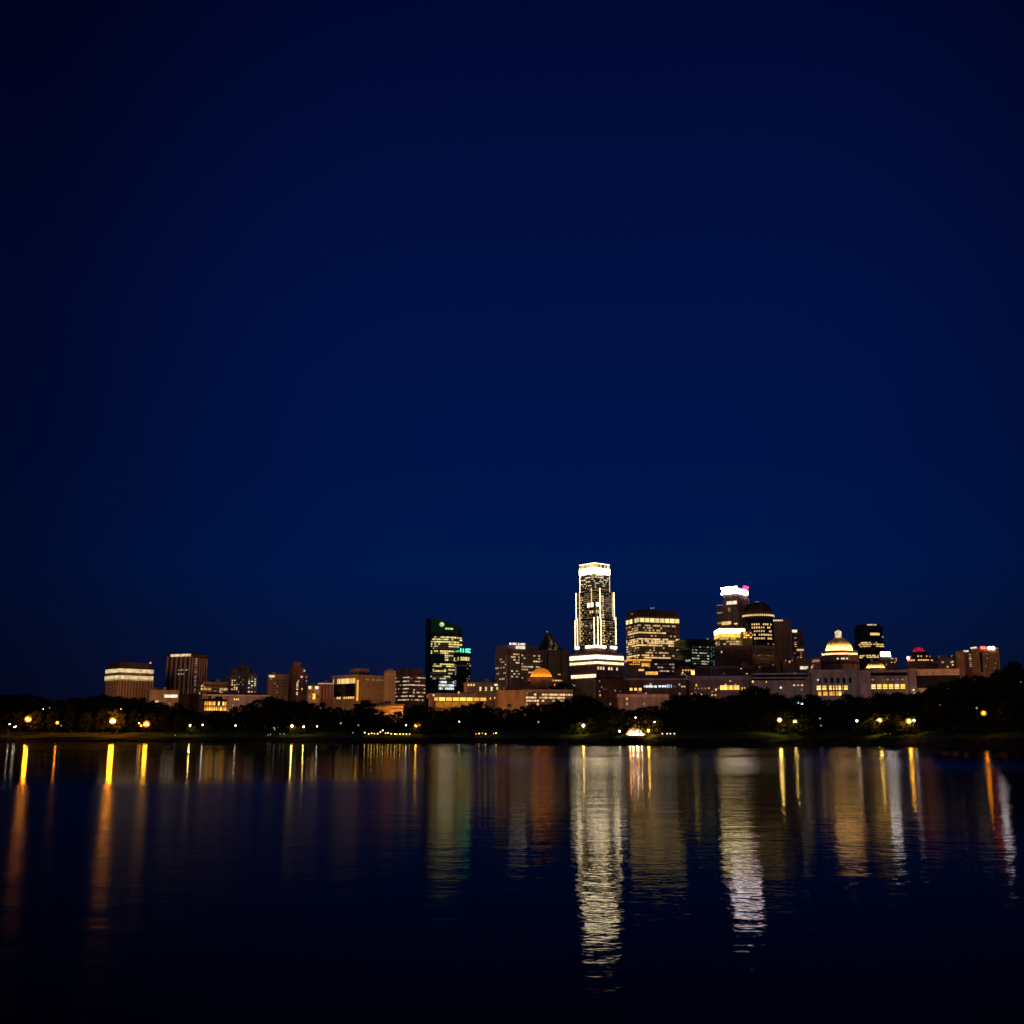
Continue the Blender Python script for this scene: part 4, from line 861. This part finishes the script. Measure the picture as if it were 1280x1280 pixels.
HALO = halo_mat("orange_halo", (1, .27, .01), 3.5); HALO2 = halo_mat("yellow_halo", (1, .50, .03), 2.0); HALO3 = halo_mat("small_orange_halo", (1, .25, .01), 1.8)  # shells added round the lamp heads to imitate their halo


def lamp_head(mat, r):
    if (mat.name, r) not in _lm:
        m = MB(); m.ball((0, 0, 0), r, 6, 4); _lm[(mat.name, r)] = m.mesh("lamp_head", mat)
    return _lm[(mat.name, r)]


POLE = {}


def street_lamp(x, y, mat, r, label, t=None, kind="post", group="lamps along the far shore", heads=4):
    t = t if t is not None else 16; k = kx(x); Y = shore(k) + t; P = at(x, y, Y); g = gz(P.x, Y); h = max(1.2, P.z - g)
    e = empty("street_lamp", (P.x, Y, g), 0, label, "lamp", group)
    if kind == "post":
        MB().tube([(0, 0, -.5), (0, 0, .6), (0, 0, h - r)], [.16, .11, .07], 6).build("pole", BLACKM, e); link("lamp_head", lamp_head(mat, r), e).location = (0, 0, h)
        if mat in (L_YEL, L_GOLD, L_ORG2): MB().ball((0, 0, h), r * 2.1, 16, 10).build("halo_shell", HALO3 if mat is L_ORG2 else HALO2, e, True)
        MB().lathe([(.05, h + r * .9), (r * 1.15, h + r * .95), (.05, h + r * 1.6)], 8).build("cap", BLACKM, e)
    elif kind == "arm":
        MB().tube([(0, 0, -.5), (0, 0, h * .75), (.25, 0, h * .95), (.9, 0, h + .1), (1.3, 0, h + r)], [.14, .1, .08, .06, .05], 6).build("pole", BLACKM, e); link("lamp_head", lamp_head(mat, r), e).location = (1.3, 0, h - .1)
    else:                                             # mast with a ring of floodlights
        MB().tube([(0, 0, -.5), (0, 0, h * .5), (0, 0, h + .8)], [.25, .2, .12], 8).build("mast", BLACKM, e); MB().lathe([(.1, h - 1.95), (2.6, h - 1.95), (2.6, h - 1.8), (.1, h - 1.8)], 20).build("light_shield", BLACKM, e)  # disc added under the heads to hold back downward lamp light
        MB().ball((0, 0, h), 1.8, 24, 14).build("halo_shell", HALO, e, True)
        for i in range(heads):
            a = 6.283 * i / heads + .5; link("lamp_head", lamp_head(mat, r), e).location = (.75 * math.cos(a), .6 * math.sin(a), h + (.35 if i % 2 else -.3))
    return e


S = street_lamp
S(141, 901, L_ORG, .62, "brightest orange floodlight mast on the shore before the western office block", 22, "mast", heads=5)
S(35, 899, L_ORG, .5, "second brightest orange floodlight mast at the far western shore", 20, "mast", heads=3)
S(183, 905, L_GOLD, .42, "orange mast with clustered heads between the brightest lamp and the arcade", 16, "mast", heads=4); S(174, 904, L_WHT, .3, "small pale lamp beside the clustered orange mast", 14)
S(176.5, 907, L_ORG2, .3, "low orange lamp under the clustered orange mast", 12)
S(151, 886.5, L_ORG2, .4, "faint amber lamp above the brightest shore mast", 60); S(54, 886.5, L_WHT, .32, "small pinkish lamp high among the far western trees", 62); S(62, 885, L_DIM, .5, "dim lamp next to the small pinkish one in the western trees", 62)
S(71.5, 903.5, L_ORG2, .5, "lone small orange lamp between the two western floodlight masts", 18); S(76.5, 907, L_DIM, .4, "tiny pale lamp beneath the lone small orange lamp", 14)
S(9, 905, L_WHT, .36, "white lamp on a curved arm at the western lawn, taller one", 12, "arm"); S(15, 908.5, L_WHT, .32, "white lamp on a curved arm at the western lawn, shorter one", 10, "arm"); S(20, 908, L_WHT, .28, "low white lamp just east of the curved arm lamps", 10)
S(237.5, 907, L_YEL, .36, "yellow lamp over a lit green lawn below the tower of columns", 14); S(253.5, 906, emis("pale_lamp", (.95, 1, .85), 14, True), .38, "pale greenish lamp over the lawn below the lit arcade", 16)
S(294.5, 907, L_WHT, .36, "white lamp over a small green lawn below the capped hotel", 14); S(343, 910, L_DIM, .45, "faint lamp in the dark trees below the plain pinkish block", 14)
S(365, 907.5, L_YEL, .45, "brighter yellow lamp below the stepped brick tower", 14); S(379.5, 908.5, L_YEL, .3, "dimmer yellow lamp below the stepped brick tower", 14); S(396.5, 908, L_WHT, .34, "white lamp below the dark columned wing", 14)
S(426, 904, L_DIM, .5, "faint lamp in the trees below the court gallery", 18); S(448, 906.5, L_DIM, .4, "fainter lamp in the trees below the court columns", 18); S(401, 885.5, L_DIM, .6, "short row lamp among treetops below the dark columned wing", 60)
S(507.5, 906.5, L_WHT, .3, "small white lamp beside the orange pair below the dotted office", 14); S(520, 907, L_GOLD, .4, "orange lamp, brighter of a pair, below the green tower's west edge", 14); S(523.5, 906.5, L_ORG2, .3, "orange lamp, smaller of a pair, below the green tower's west edge", 15)
S(574, 902, L_WHT, .24, "tiny white lamp in the trees below the green rooftop sign", 20); S(673, 902.5, L_DIM, .4, "faint lamp in the dark trees below the orange dome", 20)
S(729.5, 907, L_YEL, .42, "yellow lamp on a pole below the white crowned tower", 12); S(774.5, 914, L_WHT, .34, "low white lamp just west of the bright fountain", 9); S(794.5, 897, L_WHT, .24, "small white lamp high in the trees above the bright fountain", 24); S(818.5, 903, L_WHT, .34, "lone white lamp in dark trees east of the bright fountain", 16)
S(974.5, 900, L_YEL, .40, "yellow lamp, western of two over the bushes below the tan slab", 12); S(994, 902.5, L_YEL, .40, "yellow lamp, eastern of two over the bushes below the balcony tower", 12)
S(1071, 901, L_WHT, .42, "white lamp over the bushes below the grey pylon", 13); S(1083, 902, L_DIM, .4, "faint lamp beside the white one below the grey pylon", 14); S(1099.5, 900.5, L_YEL, .42, "yellow lamp over bushes below the small golden dome", 12)
S(1136, 901.5, L_GOLD, .45, "amber lamp at the east end of the bush lined shore", 11); S(1142.5, 900.5, L_WHT, .36, "small white lamp beside the easternmost amber lamp", 11)
S(1229.5, 891.5, L_ORG2, .34, "lone orange lamp in the dark eastern trees below the hotel", 6); S(1276, 852.5, L_DIM, .13, "tiny lamp in the tall eastern trees", 4); S(1221, 885, L_DIM, .25, "faint lamp above the lone orange one in the eastern trees", 5)
S(997.5, 879, emis("cyan_lamp", (.45, .8, .9), 3, True), .5, "cyan lamp, western of two in the dark trees below the balcony tower", 70); S(1002.5, 879.5, emis("blue_white_lamp", (.7, .85, 1), 5, True), .55, "blue white lamp, eastern of two below the balcony tower", 70)
S(1025, 898, L_DIM, .3, "dim upper lamp in the trees below the civic windows", 15); S(1026, 907, L_DIM, .3, "dim lower lamp in the trees below the civic windows", 15)
# small lanterns along the terrace by the water, each on a short post
LANT = emis("lantern_glow_yellow", (1, .58, .06), 7, True); LANT2 = emis("lantern_glow_amber", (1, .50, .06), 2.2, True); LANT3 = emis("lantern_glow_pale", (1, .72, .25), 11, True)
W = ["%s lantern of the yellow row on the terrace" % w for w in "first second third fourth fifth sixth seventh eighth ninth tenth eleventh twelfth thirteenth fourteenth fifteenth sixteenth".split()]
for i, x in enumerate((456, 461, 464.5, 468, 472, 475.5, 478.5, 482, 485, 489, 493.5, 496, 500, 504, 508, 512)):
    S(x, (916.3, 917.2, 917, 916.6, 917.4, 914.8, 913.2, 917, 916.4, 917.2, 916.8, 919, 919.4, 919.2, 918.6, 918)[i] + rg.uniform(-.7, .7), (LANT, LANT2, LANT3, LANT2)[i * 7 % 4], (.26, .4, .2, .34)[i * 5 % 4], W[i] + " below the court", 7, "post", "lanterns on the waterside terrace")
for i, x in enumerate((595, 599, 603, 607, 617, 620)):
    S(x, 917.4 - .5 * (i % 3), (LANT2, LANT)[i % 2], .2 + .05 * (i % 2), ["first", "second", "third", "fourth", "fifth", "sixth"][i] + " small lantern of the row below the tan podium", 7, "post", "lanterns by the dark mid shore")
for i, (x, yy) in enumerate(((343.5, 912), (338, 918), (335, 921.5), (350, 917.5), (355, 917), (219, 919), (441, 916))):
    S(x, yy, L_DIM, .3, "tiny waterside light, " + ["upper one below the plain pinkish block", "left of the two yellow lamps", "lowest one near the water below the plain block", "nearest the two yellow lamps", "just beside the lit yellow lawn", "at the bank below the tower of columns", "west of the terrace lanterns"][i], 5, "post", "tiny lights at the water")
for i, x in enumerate((828, 834, 838, 843)): S(x, 918.5, emis("rose_lamp", (1, .7, .6), 3, True), .2, ["first", "second", "third", "fourth"][i] + " faint low light east of the bright fountain", 7, "post", "faint low lights past the fountain")

# ------------------------------------------------------------------ bushes lit by those lamps
BL = [(988, 15.5, 1.9, "below the eastern yellow lamp, west side"), (998, 16, 2.1, "below the eastern yellow lamp, east side"), (1006, 15, 1.5, "low one at the east end beside the yellow lamps"), (979, 15, 1.2, "low one below the western yellow lamp"), (1062, 9, .8, "low one west of the white lamp"), (1078, 16, 1.5, "between the white and faint lamps"), (1092, 15.5, 2.1, "west of the yellow lamp below the golden dome"), (1104, 16, 2.4, "east of the yellow lamp below the golden dome"), (1116, 15, 2.2, "middle of the shrubs by the golden dome"), (1127, 15, 2.4, "west of the easternmost amber lamp"), (1136, 15.5, 2.4, "right below the easternmost amber lamp"), (1144, 15, 1.9, "at the east end of the lit shore"), (763, 13, 3.0, "green one west of the low white lamp"), (769, 13, 3.4, "taller green one beside the low white lamp"), (808, 12, 2.6, "orange lit one east of the fountain"), (813, 11, 1.7, "smaller orange lit one east of the fountain"), (540, 18, 3.2, "green one east of the orange lamp pair"), (533, 15, 1.6, "small one east of the orange lamp pair"), (259, 15, 1.8, "green one beside the pale greenish lamp"), (368, 16, 1.5, "below the brighter yellow lamp"), (5, 12, 1.3, "on the western lawn by the curved lamps"), (241, 17, 1.5, "below the yellow lamp by the column tower"), (376, 17, 1.5, "between the two yellow lamps"), (735, 16, 2.2, "east of the yellow lamp under the crowned tower"), (722, 16, 1.8, "west of the yellow lamp under the crowned tower"), (527, 17, 2.2, "right beside the orange lamp pair"), (551, 18, 2.6, "east of the tall green bush"), (1085, 15, 1.6, "under the faint lamp by the grey pylon"), (1110, 13, 1.4, "small one in front of the golden dome shrubs")]
for i, (x, t, s, where) in enumerate(BL):
    k = kx(x); Y = shore(k) + t; X = k * Y; sm, fm = BUSHES[i % 4]
    e = empty("bush", (X, Y, gz(X, Y)), i * 1.7, "leafy shore bush " + where, "bush", "bushes along the shore"); e.scale = (s, s, s * .95); link("stem", sm, e); link("foliage", fm, e)
S(810.5, 913, emis("amber_spot", (1, .45, .04), 160, True), .3, "amber spotlight in the bush beside the bright fountain", 8)

# ------------------------------------------------------------------ lit fountain
k = kx(797); Y = shore(k) + 8; X = k * Y; e = empty("fountain", (X, Y, gz(X, Y)), 0, "bright fountain spraying white and orange light at the water's edge", "fountain")
MB().lathe([(4.2, -.3), (4.2, .55), (3.8, .55), (3.7, .3), (.2, .3)], 24).build("basin", GREY, e)
m = MB(); rg2 = random.Random(2)
for i in range(90):
    a = rg2.uniform(0, 6.28); v = rg2.uniform(.4, 4.2); hh = rg2.uniform(2.2, 5.2) * (1.15 - v / 6); pts = [(math.cos(a) * v * q, math.sin(a) * v * q, .3 + hh * (1 - (2 * q - 1) ** 2 if q > .5 else 4 * q * (1 - q))) for q in (0, .2, .4, .6, .8, 1)]
    m.tube(pts, [.12, .12, .13, .13, .12, .08], 4)
m.build("water_jets", wall("spray_white", (.8, .8, .8), var=.1), e)
for i in range(6):
    a = i * 1.047 + .3; link("spotlight", lamp_head(emis("fountain_spot", (1, .80, .55), 220, True), .24), e).location = (math.cos(a) * 1.7, math.sin(a) * 1.7, .75)
for i in range(3):
    a = -2.6 + i * 1.0; link("orange_spotlight", lamp_head(emis("fountain_spot_orange", (1, .26, .04), 420, True), .2), e).location = (math.cos(a) * 3.2, math.sin(a) * 3.2, .8)

# ------------------------------------------------------------------ added unseen floodlights behind the trees, standing in for street glow on the facades
def added_flood(x, D, c, I, label, tilt=35):
    k = kx(x); Y = D; X = k * Y; g = gz(X, Y); e = empty("floodlight", (X, Y, g), 0, label, "floodlight", "added floodlights behind the trees")
    MB().tube([(0, 0, -.5), (0, 0, 2.4)], [.12, .1], 6).build("post", BLACKM, e)
    c_, s_ = math.cos(R(tilt)), math.sin(R(tilt))
    def q(x_, d, u): return (x_, d * c_ - u * s_, 2.8 + d * s_ + u * c_)
    m = MB(); m.add([q(-1, -.5, -.6), q(1, -.5, -.6), q(1, .1, -.6), q(-1, .1, -.6), q(-1, -.5, .6), q(1, -.5, .6), q(1, .1, .6), q(-1, .1, .6)], [(0, 3, 2, 1), (4, 5, 6, 7), (0, 1, 5, 4), (1, 2, 6, 5), (3, 0, 4, 7)]); m.build("housing", BLACKM, e)
    MB().add([q(-.9, .0, -.5), q(.9, .0, -.5), q(.9, .0, .5), q(-.9, .0, .5)], [(0, 3, 2, 1)]).build("lamp_face", emis("added_flood_%s_%d" % (label[-7:], x), c, I / 1.8, True), e)


OR, MV, PK = (1, .42, .13), (1, .64, .66), (1, .46, .19)
for i, (x, D, c, I) in enumerate(((165, 780, PK, 4800), (235, 740, PK, 4600), (300, 740, (1, .66, .60), 2600), (350, 720, PK, 4200), (410, 740, OR, 5000), (452, 800, OR, 5200), (476, 820, OR, 4500), (520, 700, PK, 2600), (580, 690, OR, 1700), (640, 680, OR, 1800), (700, 690, PK, 3800), (765, 680, OR, 2000), (820, 680, PK, 1500), (880, 690, MV, 1100), (960, 690, MV, 1200), (1030, 690, MV, 1300), (1090, 690, MV, 1200), (1150, 700, MV, 800), (1225, 790, OR, 11000), (1200, 760, OR, 1500))):
    added_flood(x, D, c, I, "street floodlight behind the trees facing the buildings above " + min(LAND, key=lambda q: abs(q[0] - x))[1])
# ------------------------------------------------------------------ sky
def make_world():
    w = bpy.data.worlds.new("World"); sc.world = w; w.use_nodes = True
    nt = w.node_tree; N, L = nt.nodes, nt.links; N.clear()

    def M(op, a, b=None, c=None):
        n = N.new("ShaderNodeMath"); n.operation = op
        for i, v in enumerate((a, b, c)):
            if v is None: continue
            if isinstance(v, (int, float)): n.inputs[i].default_value = v
            else: L.new(v, n.inputs[i])
        return n.outputs[0]
    out = N.new("ShaderNodeOutputWorld"); bg = N.new("ShaderNodeBackground"); bg2 = N.new("ShaderNodeBackground"); ad = N.new("ShaderNodeAddShader")
    sk = N.new("ShaderNodeTexSky"); sk.sky_type = "NISHITA"; sk.sun_disc = False; sk.sun_elevation = R(-4); sk.sun_rotation = R(180); sk.ozone_density = 4
    L.new(sk.outputs[0], bg2.inputs[0]); bg2.inputs[1].default_value = .05
    tc = N.new("ShaderNodeTexCoord"); sx = N.new("ShaderNodeSeparateXYZ"); L.new(tc.outputs["Generated"], sx.inputs[0])
    r = N.new("ShaderNodeValToRGB"); L.new(M("MAXIMUM", sx.outputs[2], 0.0), r.inputs[0]); el = r.color_ramp.elements
    stops = SKY
    el[0].position, el[0].color = stops[0][0], (*stops[0][1], 1); el[1].position, el[1].color = stops[-1][0], (*stops[-1][1], 1)
    for p, c in stops[1:-1]: e = el.new(p); e.color = (*c, 1)
    # the afterglow is strongest over the town and fades to either side
    az = M("DIVIDE", M("ADD", M("MULTIPLY", sx.outputs[1], math.cos(R(4))), M("MULTIPLY", sx.outputs[0], math.sin(R(4)))), M("SQRT", M("ADD", M("MULTIPLY", sx.outputs[0], sx.outputs[0]), M("MULTIPLY", sx.outputs[1], sx.outputs[1]))))
    mr = N.new("ShaderNodeMapRange"); mr.interpolation_type = "SMOOTHSTEP"; mr.inputs[1].default_value = .86; mr.inputs[2].default_value = 1.0; mr.inputs[3].default_value = .36; mr.inputs[4].default_value = 1.0
    L.new(az, mr.inputs[0]); L.new(r.outputs[0], bg.inputs[0]); L.new(mr.outputs[0], bg.inputs[1])
    L.new(bg.outputs[0], ad.inputs[0]); L.new(bg2.outputs[0], ad.inputs[1]); L.new(ad.outputs[0], out.inputs[0])


SKY = [(0, (.0065, .0060, .0260)), (.045, (.0026, .0068, .036)), (.145, (.0002, .0090, .0680)), (.24, (.0002, .0070, .0640)), (.365, (.0004, .0058, .0590)), (.575, (.0001, .0027, .0320)), (.8, (0, .001, .010)), (1, (0, .0005, .005))]
make_world()
# added fill for the town's overall glow, low behind the viewer: very weak, slightly warm
sd = bpy.data.lights.new("glow_fill", "SUN"); so = bpy.data.objects.new("glow_fill", sd); COL.objects.link(so)
sd.energy = .09; sd.angle = R(12); sd.color = (1, .70, .66); so.rotation_euler = (R(68), 0, R(-28))
sc.view_settings.view_transform = "Standard"; sc.view_settings.look = "None"; sc.view_settings.exposure = 0; sc.view_settings.gamma = 1
sc.render.film_transparent = False
cy = sc.cycles; cy.use_denoising = True; cy.max_bounces = 4; cy.diffuse_bounces = 1; cy.glossy_bounces = 2; cy.transmission_bounces = 2
cy.sample_clamp_indirect = 12; cy.caustics_reflective = True; cy.use_light_tree = True
